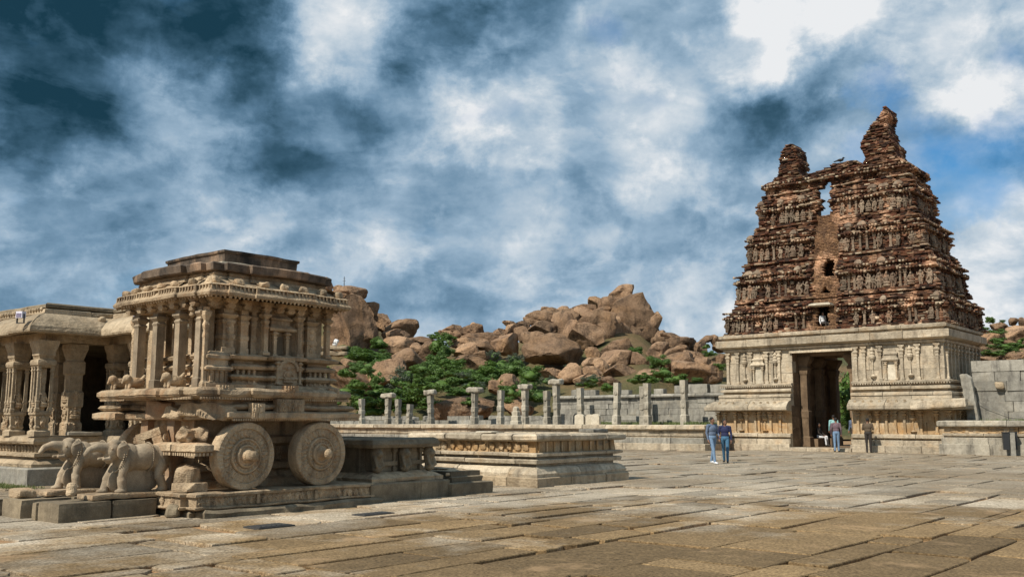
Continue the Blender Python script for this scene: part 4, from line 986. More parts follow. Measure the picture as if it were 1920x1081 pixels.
    headstone(-33.9, 46.75, 'left rounded pale headstone on the cloister platform edge', .30, .62)
    headstone(-33.25, 46.85, 'middle rounded pale headstone on the cloister platform edge', .22, .6)
    headstone(-32.7, 46.7, 'right rounded pale headstone, set on a small base, on the platform edge', .27, .62)
    s = thing('carved_post', 'small tapering carved stone post beside a pillar on the cloister platform', 'carved stone', -39.6, 47.6, 1.385)
    MB().stack([(.32, .2, 0), (.32, .2, .2), (.26, .16, .25), (.29, .18, .5), (.22, .15, .55), (.25, .16, .8), (.16, .12, .85), (.18, .12, 1.05), (.06, .06, 1.15)]).build('body', 'pale_stone', s)
cloister()
# ================================================================== GATEWAY TOWER
GX, GY = -20.0, 50.3
GT = thing('gateway_tower', 'ruined red brick gateway tower on a carved pale granite base with a tall doorway', 'temple gateway', GX, GY)
XL, XR, DL, DR, YB = -5.95, 6.0, -1.95, 1.35, 6.7            # wall faces, door jambs and rear, relative to the tower
def gateway_base():
    B = 'base_stone'
    left = [(XL, YB), (XL, 0), (DL, 0)]; right = [(DR, 0), (XR, 0), (XR, YB)]; full = [(XL, YB), (XL, 0), (XR, 0), (XR, YB)]
    for pth in (left, right):
        for prof, mt, bl, nm in (
            ([(.78, -.05), (.80, .33), (.76, .35)], B, (1.0, 2.2), 'plinth_block'),
            ([(.62, .35), (.64, .60), (.60, .62)], B, (1.1, 2.4), 'plinth_block'),
            ([(.40, .62), (.40, .70)], 'hall_stone', (1.0, 2.2), 'recess_block'),
            ([(.46, .70), (.58, .73), (.58, .88), (.50, .92)], B, (1.0, 2.2), 'moulding_block'),
            ([(.34, .92), (.34, 1.52)], 'ochre_stone', (.5, 1.1), 'wall_block'),
            ([(.34, 1.525), (.34, 2.12)], 'ochre_stone', (.6, 1.3), 'wall_block'),
            ([(.30, 2.12), (.95, 2.16), (1.0, 2.2), (1.0, 2.36), (.9, 2.48), (.7, 2.62), (.55, 2.70)], B, (1.3, 2.4), 'eave_block'),
            ([(.36, 2.70), (.36, 2.86)], B, (1.0, 2.0), 'recess_block'),
            ([(.18, 2.86), (.38, 2.90), (.38, 3.02), (.28, 3.06)], B, (1.0, 2.2), 'moulding_block'),
            ([(.12, 3.06), (.12, 3.18)], 'hall_stone', (1.0, 2.2), 'recess_block'),
            ([(.14, 3.18), (.30, 3.22), (.30, 3.33), (.2, 3.37)], B, (1.0, 2.2), 'moulding_block'),
            ([(.08, 3.37), (.08, 3.50)], 'hall_stone', (1.0, 2.2), 'recess_block'),
            ([(.10, 3.50), (.24, 3.53), (.26, 3.62), (.14, 3.66)], B, (1.0, 2.2), 'moulding_block'),
            ([(.0, 3.66), (.0, 4.22)], B, (.8, 1.6), 'wall_block'),
            ([(.0, 4.225), (.0, 4.86)], B, (.7, 1.5), 'wall_block'),
            ([(.0, 4.865), (.0, 5.48)], B, (.8, 1.7), 'wall_block')):
            courses(GT, pth, prof, mt, bl, nm, slices=1.0, depth=.5, jit=.016 if 'wall' in nm else .022, chip=.03)
    for prof, mt, bl, nm in (
            ([(.0, 5.485), (.10, 5.52), (.12, 5.64), (.05, 5.66)], B, (1.2, 2.6), 'lintel_block'),
            ([(.05, 5.66), (.30, 5.72), (.42, 5.78), (.44, 6.12), (.36, 6.15)], B, (1.3, 2.8), 'cornice_block'),
            ([(.14, 6.15), (.14, 6.26)], 'hall_stone', (1.2, 2.6), 'recess_block'),
            ([(.18, 6.26), (.28, 6.29), (.30, 6.43), (.2, 6.47), (-.4, 6.48)], B, (1.2, 2.6), 'cornice_block')):
        courses(GT, full, prof, mt, bl, nm, slices=1.0, depth=.9, jit=.02, chip=.035)
    # passage: jambs, inner piers, ceiling, threshold
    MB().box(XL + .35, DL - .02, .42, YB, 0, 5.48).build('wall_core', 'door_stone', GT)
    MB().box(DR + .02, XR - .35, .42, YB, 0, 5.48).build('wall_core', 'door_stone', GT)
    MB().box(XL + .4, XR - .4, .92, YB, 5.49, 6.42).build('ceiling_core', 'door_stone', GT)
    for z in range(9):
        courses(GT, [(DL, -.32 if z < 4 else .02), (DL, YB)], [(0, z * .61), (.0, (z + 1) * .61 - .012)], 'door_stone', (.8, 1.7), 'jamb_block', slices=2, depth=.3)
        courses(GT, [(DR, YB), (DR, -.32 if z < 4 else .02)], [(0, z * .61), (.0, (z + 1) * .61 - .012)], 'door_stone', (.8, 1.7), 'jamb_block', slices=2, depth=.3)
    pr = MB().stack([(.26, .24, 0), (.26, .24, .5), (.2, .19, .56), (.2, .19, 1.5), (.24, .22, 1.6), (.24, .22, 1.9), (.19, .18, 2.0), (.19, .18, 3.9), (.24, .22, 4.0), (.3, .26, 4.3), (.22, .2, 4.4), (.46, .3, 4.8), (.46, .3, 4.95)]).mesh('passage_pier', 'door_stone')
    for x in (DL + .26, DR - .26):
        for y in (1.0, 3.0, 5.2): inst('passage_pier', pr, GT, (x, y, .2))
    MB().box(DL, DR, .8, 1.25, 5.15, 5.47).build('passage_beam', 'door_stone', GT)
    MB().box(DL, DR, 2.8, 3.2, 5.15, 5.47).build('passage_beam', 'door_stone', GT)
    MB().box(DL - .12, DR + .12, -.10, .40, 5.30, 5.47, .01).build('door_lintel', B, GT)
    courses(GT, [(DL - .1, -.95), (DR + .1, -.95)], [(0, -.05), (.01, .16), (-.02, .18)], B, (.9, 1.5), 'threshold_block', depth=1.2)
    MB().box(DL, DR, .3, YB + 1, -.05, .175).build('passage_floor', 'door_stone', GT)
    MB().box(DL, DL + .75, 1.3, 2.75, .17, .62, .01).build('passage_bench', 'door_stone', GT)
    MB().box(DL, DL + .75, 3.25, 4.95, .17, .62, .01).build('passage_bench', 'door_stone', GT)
    # pilasters
    def pil(h, r, d): return MB().stack([(r * 1.6, d, 0), (r * 1.6, d, h * .05), (r, d * .8, h * .08), (r, d * .8, h * .62), (r * 1.35, d, h * .66), (r * .9, d * .8, h * .70), (r * 1.5, d * 1.1, h * .76), (r * 1.1, d * .9, h * .79), (r * 2.2, d * 1.4, h * .84), (r * 2.2, d * 1.4, h * .87), (r * 1.1, d, h * .89), (r * 1.2, d * 1.1, h * .93), (r * 2.6, d * 1.3, h * .97), (r * 2.6, d * 1.3, h)])
    def pot(h, mat):
        m = MB(); m.lathe([(.01, h * .06), (.13, h * .1), (.16, h * .13), (.08, h * .16), (.035, h * .18), (.035, h * .55), (.06, h * .58), (.15, h * .66), (.17, h * .72), (.1, h * .76), (.13, h * .8), (.08, h * .85), (.12, h * .9), (.05, h * .97), (.01, h)], 14)
        return m.mesh('pot_pilaster', mat)
    p_hi, p_lo = pil(1.8, .062, .10).mesh('pilaster', B), pil(1.18, .06, .10).mesh('pilaster', 'ochre_stone')
    k_hi, k_lo = pot(1.75, B), pot(1.15, 'ochre_stone')
    hi_L = [('p', -5.8), ('p', -5.2), ('k', -4.78), ('p', -4.4), ('n', -3.95), ('p', -3.42), ('p', -3.1), ('k', -2.92), ('p', -2.68)]
    hi_R = [('p', 1.62), ('p', 2.05), ('k', 2.48), ('p', 2.88), ('n', 3.42), ('p', 3.98), ('k', 4.38), ('p', 4.78), ('p', 5.72)]
    for t_, x in hi_L + hi_R:
        if t_ == 'p': inst('pilaster', p_hi, GT, (x, -.04, 3.66))
        elif t_ == 'k': inst('pot_pilaster', k_hi, GT, (x, -.06, 3.68))
        else:
            n = MB().box(x - .2, x + .2, -.03, .05, 3.68, 4.72).build('niche_panel', 'pale_stone', GT)
            for sx in (-1, 1): inst('niche_pilaster', pil(.95, .04, .09).mesh('niche_pilaster', B), n, (x + sx * .27, -.05, 3.68))
            MB().loft([(x - .36, -.16), (x + .36, -.16), (x + .36, .05), (x - .36, .05)], [(0, 4.66), (.06, 4.68), (.07, 4.74), (0, 4.82), (-.05, 4.85), (-.05, 4.98), (0, 5.0), (0, 5.06), (-.1, 5.12), (-.12, 5.28)], .2, .008).build('niche_cornice', B, n)
    lo_L = [('k', -4.95), ('p', -5.3), ('p', -4.6), ('p', -4.05), ('k', -3.5), ('p', -3.85), ('p', -3.15), ('p', -2.6), ('p', -5.95), ('p', -6.35)]
    lo_R = [('p', 1.7), ('k', 2.3), ('p', 2.7), ('p', 3.15), ('p', 3.6), ('p', 4.05), ('k', 4.45), ('p', 4.85), ('p', 5.6), ('p', 6.2)]
    for t_, x in lo_L + lo_R:
        inst('pilaster' if t_ == 'p' else 'pot_pilaster', p_lo if t_ == 'p' else k_lo, GT, (x, -.38, .92))
    for y in (.35, .9, 1.5, 2.2, 2.8, 3.5, 4.2, 4.9, 5.6, 6.3):
        inst('pilaster', p_hi, GT, (XR + .04, y, 3.66), (0, 0, math.pi / 2))
    for y in (.5, 1.2, 1.9, 2.7, 3.5, 4.4, 5.3): inst('pilaster' , p_lo, GT, (XR + .38, y, .92), (0, 0, math.pi / 2))
    # little shrines on top of the lower eave and bosses below the cornice
    kb = block_mesh('eave_knob', .12, .1, .14, 'hall_stone', (4, 4, 4), .03, .03, 9, 2)
    for x in [-6.5 + k * .42 for k in range(11)] + [1.7 + k * .42 for k in range(12)]:
        if random.random() < .8: inst('eave_knob', kb, GT, (x, -.78, 2.52))
    db = MB()
    for x in [XL - .3 + k * .13 for k in range(34)] + [DR + .1 + k * .13 for k in range(38)]: db.box(x, x + .06, -.30, -.2, 3.46, 3.52)
    kind(db.build('dentil_row', B, GT), 'stuff')
    inst('fallen_eave_block', block_mesh('fallen_eave_block', 2.6, .7, .42, B, (14, 6, 5), .07, .045, 3, 4), GT, (5.9, -.95, 2.2), (0, math.radians(-3), .05))
gateway_base()
# ------------------------------------------------------------------ brick superstructure
BR = np.array([(.25,.115,.065), (.20,.085,.052), (.29,.15,.085), (.165,.085,.058), (.12,.075,.056), (.24,.14,.092), (.46,.34,.22), (.075,.05,.04), (.33,.21,.13)])
BW = np.array([.13, .15, .10, .16, .16, .1, .05, .10, .05])
LIME = np.array([(.62,.53,.40), (.5,.40,.29)])
TAN = np.array([(.31,.185,.105), (.26,.155,.09), (.35,.22,.13), (.20,.12,.075)])
rg = np.random.default_rng(5)
class Bricks:
    def __init__(s): s.c = []; s.h = []; s.t = []; s.r = []
    def add(s, x, y, z, hx, hy, hz, tint, rz=0.0): s.c.append((x, y, z)); s.h.append((hx, hy, hz)); s.t.append(tint); s.r.append(rz)
    def build(s, name, parent, jit=.012):
        n = len(s.c); c = np.array(s.c); h = np.array(s.h); r = np.array(s.r)
        cn = np.array([(a, b, d) for d in (-1, 1) for a, b in ((-1, -1), (1, -1), (1, 1), (-1, 1))], float)
        v = cn[None] * h[:, None]; v += rg.uniform(-jit, jit, v.shape)
        ca, sa = np.cos(r)[:, None], np.sin(r)[:, None]
        x = v[..., 0] * ca - v[..., 1] * sa; y = v[..., 0] * sa + v[..., 1] * ca
        v = np.stack([x, y, v[..., 2]], -1) + c[:, None]
        fq = np.array([(3, 2, 1, 0), (4, 5, 6, 7), (0, 1, 5, 4), (1, 2, 6, 5), (2, 3, 7, 6), (3, 0, 4, 7)])
        f = (fq[None] + (np.arange(n) * 8)[:, None, None]).reshape(-1, 4)
        me = bpy.data.meshes.new(name); me.vertices.add(n * 8); me.vertices.foreach_set('co', v.reshape(-1))
        me.loops.add(len(f) * 4); me.loops.foreach_set('vertex_index', f.reshape(-1).astype(np.int32))
        me.polygons.add(len(f)); me.polygons.foreach_set('loop_start', np.arange(0, len(f) * 4, 4, dtype=np.int32)); me.polygons.foreach_set('loop_total', np.full(len(f), 4, dtype=np.int32))
        me.update(calc_edges=True)
        at_ = me.attributes.new('tint', 'FLOAT_COLOR', 'FACE')
        col = np.ones((n, 6, 4)); col[..., :3] = np.array(s.t)[:, None]; at_.data.foreach_set('color', col.reshape(-1))
        me.materials.append(M['brick'])
        o = bpy.data.objects.new(name, me); link(o, parent); o['kind'] = 'stuff'; return o
def tint(lime=.0):
    if rg.random() < lime: return LIME[rg.integers(2)] * rg.uniform(.7, 1.05)
    return BR[rg.choice(len(BR), p=BW)] * rg.uniform(.42, .9)
TIERS = [(6.48, 8.35, 6.12, 3.45), (8.35, 10.6, 5.55, 3.05), (10.6, 12.75, 4.95, 2.65), (12.75, 14.75, 4.4, 2.2), (14.75, 15.75, 4.1, 1.95)]
YC = 3.75
def tprof(t):
    """outward offset of the wall through one tier"""
    if t < .05: return .10
    if t < .10: return .03
    if t < .50: return -.15
    if t < .53: return -.03
    if t < .55: return .05
    if t < .60: return .15
    if t < .65: return .08
    if t < .70: return -.02
    if t < .77: return .07
    if t < .84: return -.01
    if t < .90: return .06
    return -.03
def hole(x, z, y):   # the windows of the middle bay and the gap torn through the top
    if abs(x + .28) < .36 and 6.75 < z < 7.85: return True
    xx = abs(x - .02 + .10)
    if xx < .33 and 9.55 < z < 10.55 - (xx / .33) ** 2 * .2: return True
    if 8.62 < z < 8.95 and abs(x + .25) < .30 - (z - 8.62) * .75: return True
    if z > 13.2 and z < 15.35:
        w0 = -.88 if z < 13.5 else (-.52 if z < 14.1 else (-.78 if z < 14.8 else -.56 + (z - 14.8) * .5))
        if w0 < x < -.04 + .06 * math.sin(z * 9): return True
    return False
def hollow(z): return z > 13.15
def build_bricks():
    H = .085
    for ti, (z0, z1, hx, hy) in enumerate(TIERS):
        bk = Bricks(); n = int((z1 - z0) / H)
        nhx, nhy = (TIERS[ti + 1][2], TIERS[ti + 1][3]) if ti < 4 else (hx - .2, hy - .1)
        for k in range(n):
            z = z0 + (k + .5) * H; t = (k + .5) / n; pr = tprof(t); lim = .30 if .57 <= t < .66 or t < .05 else .05
            shrink = max(0, t - .45) / .55 * .9
            ax, ay = hx + (nhx - hx) * shrink, hy + (nhy - hy) * shrink
            course_off = rg.normal(0, .014)
            for side in ('F', 'R', 'L', 'B'):
                lng = ax if side in 'FB' else ay
                s = -lng - pr * .5
                while s < lng + pr * .5:
                    l = rg.uniform(.16, .40)
                    if side == 'F' and -1.1 < s < .5: l = rg.uniform(.09, .17)
                    sc = s + l / 2
                    # bays stepped in plan, weathered in larger bites
                    bay = .12 * (1 if (int((sc + 40) / .95) % 2) else 0)
                    bite = noise.noise(Vector((sc * .55, z * .8, ti * 5 + ord(side)))) * .15 + noise.noise(Vector((sc * 1.7, z * 2.2, 31 + ord(side)))) * .08
                    d = pr + bay + bite + course_off + rg.normal(0, .02)
                    tnt = tint(lim)
                    mid = side == 'F' and -.98 < sc < .52 and z < 13.3
                    if mid: d = -.12 + rg.normal(0, .008) - .05 * (z - 6.5) / 6; tnt = TAN[rg.integers(4)] * rg.uniform(.8, 1.1)
                    dep = .55
                    s += l
                    if side == 'F':
                        if hole(sc, z, 0): continue
                        bk.add(sc, YC - ay - d + dep / 2, z, l / 2 + .004, dep / 2, H / 2 - .006, tnt)
                    elif side == 'R': bk.add(ax + d - dep / 2, YC + sc, z, dep / 2, l / 2 + .004, H / 2 - .006, tnt)
                    elif side == 'L': bk.add(-ax - d + dep / 2, YC + sc, z, dep / 2, l / 2 + .004, H / 2 - .006, tnt)
                    elif not hollow(z) or abs(sc) > 2.6: bk.add(sc, YC + ay + d - dep / 2, z, l / 2 + .004, dep / 2, H / 2 - .006, tnt)
        # rows of dentils under the ledge
        for frac in (.535, .70):
            z = z0 + (z1 - z0) * frac
            for s in np.arange(-hx, hx, .17):
                if -.98 < s < .52 or rg.random() < .12: continue
                bk.add(s, YC - hy - .12 + rg.normal(0, .02), z, .045, .10, .05, tint(.35))
            for s in np.arange(-hy, hy, .17):
                if rg.random() < .12: continue
                bk.add(hx + .12, YC + s, z, .10, .045, .05, tint(.35))
        # broken lumps of stucco and little pilasters
        for _ in range(int(hx * 12)):
            s = rg.uniform(-nhx + .2, nhx - .2); fz = rg.uniform(.02, .98)
            if -1.1 < s < .62: continue
            d = tprof(fz) + .10; bk.add(s, YC - hy - d + .1 + max(0, fz - .45) * .65, z0 + (z1 - z0) * fz, rg.uniform(.03, .13), .16, rg.uniform(.03, .10), tint(.25), rg.uniform(-.4, .4))
        for _ in range(int(hy * 9)):
            s = rg.uniform(-nhy + .2, nhy - .2); fz = rg.uniform(.02, .98); d = tprof(fz) + .10
            bk.add(hx + d - .1 - max(0, fz - .45) * .95, YC + s, z0 + (z1 - z0) * fz, .14, rg.uniform(.03, .12), rg.uniform(.03, .09), tint(.16), rg.uniform(-.4, .4))
        tier = bk.build('brick_tier', GT)
        # solid masonry behind the skin, with a dark shaft behind the windows
        c = MB()
        ix, iy = nhx - .42, nhy - .40
        if ti < 3:
            c.box(-ix, -1.0, YC - iy, YC + iy, z0, z1); c.box(.55, ix, YC - iy, YC + iy, z0, z1); c.box(-1.0, .55, YC - iy + 1.6, YC + iy, z0, z1)
            c.box(-1.0, .55, YC - iy - .1, YC - iy + 1.6, z1 - .10, z1 - .02)
        elif ti == 3:
            c.box(-ix, ix, YC - iy, YC + iy, z0, 13.1)
            c.box(-ix, -ix + 1.1, YC - iy, YC + iy, 13.1, z1); c.box(ix - 1.1, ix, YC - iy, YC + iy, 13.1, z1)
            c.box(-ix + 1.1, -.98, YC - iy - .1, YC - iy + .5, 13.1, z1); c.box(.1, ix - 1.1, YC - iy - .1, YC - iy + .5, 13.1, z1)
        else:
            c.box(-ix, -ix + 1.1, YC - iy, YC + iy, z0, z1 - .2); c.box(ix - 1.1, ix, YC - iy, YC + iy, z0, z1 - .2)
        cm = c.build('masonry_core', 'door_stone', GT)
        # stucco figures and small pilasters in the recessed storey
        if ti < 4:
            rs = random.Random(20 + ti); zf = z0 + (z1 - z0) * .105; hgt = (z1 - z0) * .40
            x = -hx + .15
            while x < hx - .1:
                if not (-1.05 < x < .62):
                    s = hgt / .84
                    if rs.random() < .15: pass
                    elif rs.random() < .72: inst('stucco_figure', FIG_TW[rs.choice((0, 0, 1, 1, 2))], GT, (x, YC - hy + .02 - (.1 if int((x + 40) / .95) % 2 else 0), zf), (0, 0, rs.uniform(-.2, .2)), (s * rs.uniform(.85, 1.1) * rs.choice((1, -1)), s * 1.1, s * rs.uniform(.85, 1.05)))
                    else: MB().stack([(.09, .09, 0), (.09, .09, hgt * .1), (.06, .06, hgt * .14), (.06, .06, hgt * .75), (.1, .1, hgt * .82), (.07, .07, hgt * .88), (.12, .12, hgt)]).build('stucco_pilaster', 'weathered_plaster', GT, loc=(x, YC - hy + .04, zf))
                x += rs.uniform(.26, .44)
            y = -hy + .2
            while y < hy - .1:
                s = hgt / .84
                inst('stucco_figure', FIG_TW[rs.choice((0, 1, 2))], GT, (hx - .06 + (.1 if int((y + 40) / .95) % 2 else 0), YC + y, zf), (0, 0, math.pi / 2), (s, s * 1.1, s * rs.uniform(.85, 1.0)))
                y += rs.uniform(.38, .6)
            # row of miniature shrine roofs above the ledge
            x = -hx + .25
            while x < hx - .2:
                if not (-1.05 < x < .62) and rs.random() < .5:
                    w = rs.uniform(.14, .26); zz = z0 + (z1 - z0) * .66
                    MB().stack([(w, .16, 0), (w, .16, .16), (w * 1.12, .2, .18), (w * 1.12, .2, .24), (w * .8, .14, .36), (w * .3, .06, .44)]).build('miniature_shrine', 'weathered_plaster', GT, loc=(x, YC - hy + .06, zz), rot=(0, rs.uniform(-.04, .04), 0))
                x += rs.uniform(.5, .85)
    # ruined crown: two horns and a ragged wall head between them
    def horn(rows, y0, y1, name):
        bk = Bricks(); z = rows[0][0]
        while z < rows[-1][0]:
            for (za, la, ra), (zb, lb, rb) in zip(rows, rows[1:]):
                if za <= z < zb: f = (z - za) / (zb - za); l, r = la + (lb - la) * f, ra + (rb - ra) * f
            ya, yb = y0 + (z - rows[0][0]) * .05, y1 - (z - rows[0][0]) * .12
            l += noise.noise(Vector((z * 2.2, 3, 1))) * .12; r += noise.noise(Vector((z * 2.2, 8, 4))) * .12
            x = l
            while x < r - .04:
                w = min(rg.uniform(.16, .36), r - x); y = ya + rg.normal(0, .05)
                while y < yb:
                    dl = rg.uniform(.3, .5); bk.add(x + w / 2, y + dl / 2, z, w / 2, dl / 2, H / 2 - .005, tint(.04), rg.normal(0, .05)); y += dl
                x += w
            z += H
        bk.build(name, GT, .022)
    yf = YC - 1.95
    horn([(15.5, -3.7, -1.6), (15.9, -3.25, -1.85), (16.3, -3.1, -1.9), (17.0, -3.0, -1.9), (17.45, -2.9, -2.0), (17.75, -2.6, -2.2)], yf - .05, yf + 1.5, 'left_horn')
    horn([(15.5, 1.85, 4.2), (15.9, 1.95, 3.75), (16.4, 1.95, 3.6), (16.7, 1.75, 3.55), (17.1, 1.85, 3.4), (17.5, 2.05, 3.25), (18.0, 2.45, 3.2), (18.35, 2.85, 3.3), (18.65, 3.05, 3.3), (18.85, 3.15, 3.3)], yf - .05, yf + 1.9, 'right_horn')
    horn([(15.3, -1.6, 2.0), (15.6, -1.6, 2.0), (15.75, -1.2, 1.9), (15.95, .0, 1.6), (16.15, .15, 1.5)], yf - .08, yf + .7, 'wall_head')
build_bricks()
MB().loft([(-.85, YC - 3.45 - .22), (.28, YC - 3.45 - .22), (.28, YC - 3.2), (-.85, YC - 3.2)], [(0, 7.84), (.03, 7.87), (.02, 7.95), (-.1, 8.0)], .2, .012).build('window_lintel', 'pale_stone', GT)
# ================================================================== RIGHT OF THE GATEWAY: platform and block wall
def right_side():
    cx, cy = -9.5, 49.0
    t = thing('right_platform', 'moulded stone platform right of the gateway, behind the litter bin', 'platform', cx, cy)
    path = rel([(-13.95, 50.0), (-13.95, 49.0), (-3.0, 49.0)], cx, cy)
    fill(t, rel([(-13.6, 49.2), (-3.0, 49.2), (-3.0, 53), (-12.6, 53), (-12.6, 50.2), (-13.6, 50.2)], cx, cy), 0, 1.56, 'grey_granite')
    courses(t, path, [(.12, -.05), (.13, .48), (.1, .50)], 'pillar_granite', (1.5, 2.8), 'plinth_block', slices=1)
    courses(t, path, [(.02, .50), (.03, .78), (0, .80)], 'pillar_granite', (1.3, 2.4), 'wall_block', slices=1)
    courses(t, path, [(-.12, .80), (-.12, .88)], 'hall_stone', (1.5, 2.8), 'recess_block', slices=1)
    courses(t, path, [(-.04, .88), (-.02, .98), (-.06, 1.0)], 'base_stone', (1.5, 2.6), 'moulding_block', slices=1)
    courses(t, path, [(-.10, 1.0), (-.10, 1.30)], 'ochre_stone', (.9, 1.6), 'frieze_block', slices=1)
    courses(t, path, [(-.02, 1.30), (.12, 1.33), (.15, 1.38), (.14, 1.56), (.08, 1.60), (-.2, 1.61)], 'pillar_granite', (1.8, 3.0), 'cornice_block', slices=.8, chip=.04)
    m = block_mesh('frieze_relief', .34, .05, .2, 'ochre_stone', (7, 3, 6), .02, .045, 11, 5)
    for k in range(12): inst('frieze_relief', m, t, (-3.9 + k * .5, .09, 1.04))
    w = thing('block_wall', 'high grey wall of huge stone blocks at the right edge', 'wall', -9, 52.0)
    path = rel([(-13.2, 52.0), (-3.0, 52.0)], -9, 52.0); z = 1.5
    for h in (.55, .5, .52, .48, .5, .55):
        courses(w, path, [(0, z), (0, z + h - .012)], 'grey_granite', (1.0, 2.6), 'wall_block', slices=1.5, depth=.9, jit=.05, chip=.05, gap=.01); z += h
    hewn('tall leaning grey slab at the joint of the gateway and the right wall', -13.05, 51.35, 1.6, .5, .35, 2.35, 'grey_granite', 0, (0, math.radians(-6)), 21, 1, .03, name='leaning_slab', cat='stone slab')
    hewn('rounded brown stone jutting from the right block wall', -11.9, 51.9, 3.15, .4, .4, .35, 'hall_stone', 0, (0, 0), 22, 2, .05, name='jutting_stone', cat='stone', rnd=.1)
right_side()
# ================================================================== BOULDER HILL
def hill_mesh(name, rows, sky, Y0, Y1, xs, zlow=0.0, pw=.8):
    """terrain under the boulders: rises from Y0 to the ridge at Y1 along a skyline given in degrees of view"""
    n = len(xs); v = []; f = []
    for j in range(rows + 1):
        t = j / rows; Y = Y0 + (Y1 - Y0) * t
        for px in xs:
            py = np.interp(px, [a for a, b in sky], [b for a, b in sky])
            top = at(px, py, Y1).z; x = (px - 960) / F * Y1
            z = zlow + (top - zlow) * t ** pw + noise.noise(Vector((x * .08, Y * .08, 2))) * 1.4 * (1 if 0 < j else 0)
            v.append((x * (.75 + .25 * t), Y, z))
    for j in range(rows):
        for i in range(n - 1): f.append((j * n + i, j * n + i + 1, (j + 1) * n + i + 1, (j + 1) * n + i))
    m = len(v); 
    for i in range(n): v.append((v[rows * n + i][0] * 1.05, Y1 + 35, -1))
    for i in range(n - 1): f.append((rows * n + i, rows * n + i + 1, m + i + 1, m + i))
    o = bpy.data.objects.new(name, mesh_from(name, v, f, 'soil_hill', True)); link(o); return kind(o, 'structure')
SKY1 = [(350, 640), (560, 600), (620, 585), (690, 605), (720, 630), (780, 642), (850, 652), (900, 645), (960, 640), (1010, 615), (1080, 600), (1150, 585), (1200, 600), (1240, 650), (1300, 656), (1400, 655), (1560, 670), (1700, 690)]
hill_mesh('hill', 26, SKY1, 86, 128, list(range(350, 1701, 18)))
SKY2 = [(1600, 700), (1760, 660), (1830, 632), (1900, 622), (1980, 625), (2100, 650), (2300, 690)]
hill_mesh('far_hill', 14, SKY2, 120, 165, list(range(1600, 2301, 24)), 1.0)
def boulder_mesh(seed):
    rs = random.Random(seed)
    bm = bmesh.new(); bmesh.ops.create_icosphere(bm, subdivisions=4, radius=1)
    off = Vector((rs.uniform(0, 90), rs.uniform(0, 90), rs.uniform(0, 90)))
    planes = []
    for _ in range(rs.randint(7, 11)):
        d = Vector((rs.uniform(-1, 1), rs.uniform(-1, 1), rs.uniform(-.6, .9))).normalized(); planes.append((d, rs.uniform(.46, .84)))
    for v in bm.verts:
        p = v.co.copy(); m = max(abs(p.x), abs(p.y), abs(p.z)); p = p.lerp(p / m * .84, .62)
        for d, l in planes:
            e = p.dot(d) - l
            if e > 0: p -= d * e
        p += p.normalized() * (noise.noise(p * 1.1 + off) * .08 + noise.noise(p * 2.8 + off) * .06 + noise.noise(p * 7 + off) * .03)
        c = noise.noise(p * 1.6 + off * 2)                       # a shallow crack here and there
        if abs(c) < .035: p *= .93
        v.co = p
    me = bpy.data.meshes.new('boulder'); bm.to_mesh(me); bm.free(); me.materials.append(M['boulder'])
    me.polygons.foreach_set('use_smooth', [True] * len(me.polygons)); me.set_sharp_from_angle(angle=math.radians(38)) if hasattr(me, 'set_sharp_from_angle') else None
    return me
BM = [boulder_mesh(s) for s in range(14)]
rb = random.Random(8)
bcount = {}
def boulder(px, py, w, h, Y=None, label=None, group=None, m=None, roll=None):
    if Y is None: Y = 90 + max(0, 745 - py) * .19
    c = at(px, py, Y); k = Y / F * 1.13
    o = inst('boulder', BM[rb.randrange(14) if m is None else m], None, c)
    rx, rz = w / 2 * k, h / 2 * k
    o.scale = (rx * 1.12, max(rx, rz) * .95, rz * 1.12)
    o.rotation_euler = (rb.uniform(-.12, .12), rb.uniform(-.22, .22) if roll is None else roll, rb.choice((0, math.pi)) + rb.uniform(-.25, .25))
    tag(o, label, 'boulder', group); return o
Z5 = lambda l: [(600 + a / 3.6025, 520 + b / 3.6025, c / 3.6025, d / 3.6025) for a, b, c, d in l]
Z6 = lambda l: [(920 + a / 3.604, 520 + b / 3.604, c / 3.604, d / 3.604) for a, b, c, d in l]
cliff = Z5([(205,345,290,400),(300,330,150,230),(195,115,230,95),(30,45,120,90),(255,115,120,65),(320,200,135,85),(315,265,135,75),(120,70,60,35),(225,330,110,330),(300,430,80,120)])
labs = {0: 'huge orange cliff-like boulder with a sheer face right behind the chariot', 2: 'flat cracked rock capping the cliff-like boulder behind the chariot'}
for i, b in enumerate(cliff): boulder(*b, Y=108 + i * .8, label=labs.get(i, 'weathered brown boulder heaped on the cliff outcrop right behind the chariot'), group=None if i in labs else 'boulders of the cliff outcrop', m=(5 if i == 0 else None))
for b in Z5([(430,310,120,120),(540,345,230,120),(480,388,130,80),(560,395,85,65)]): boulder(*b, label='brown boulder in the small stack right of the cliff outcrop', group='boulders right of the cliff outcrop')
for b in Z5([(560,465,250,120),(690,430,180,60),(640,478,110,70),(610,562,240,140),(725,492,120,120)]): boulder(*b, label='pale rounded boulder rising from the scrub on the middle slope', group='pale boulders on the middle slope')
for b, l in zip(Z5([(220,685,300,140),(430,645,270,150),(180,575,75,55)]), ('wide pale boulder resting above a dark hollow, nearest the chariot', 'long pale slab boulder sloping down into the bushes near the chariot', 'small pale stone perched in bushes below the cliff boulder')): boulder(*b, Y=96, label=l)
for b in Z5([(880,350,140,50),(860,380,120,50),(925,390,65,65),(1040,362,170,90),(1040,322,65,35),(1030,397,180,40),(1005,442,260,70),(1150,420,120,100),(980,500,160,100),(980,548,150,80),(1090,522,100,60),(1060,582,160,80),(930,445,90,60),(1110,470,120,70)]): boulder(*b, label='brown boulder in the layered stack left of the dome', group='boulders of the layered stack')
boulder(*Z5([(980,885,400,150)])[0], Y=88, label='broad low rock with a cave-like overhang behind the free standing pillars', m=3)
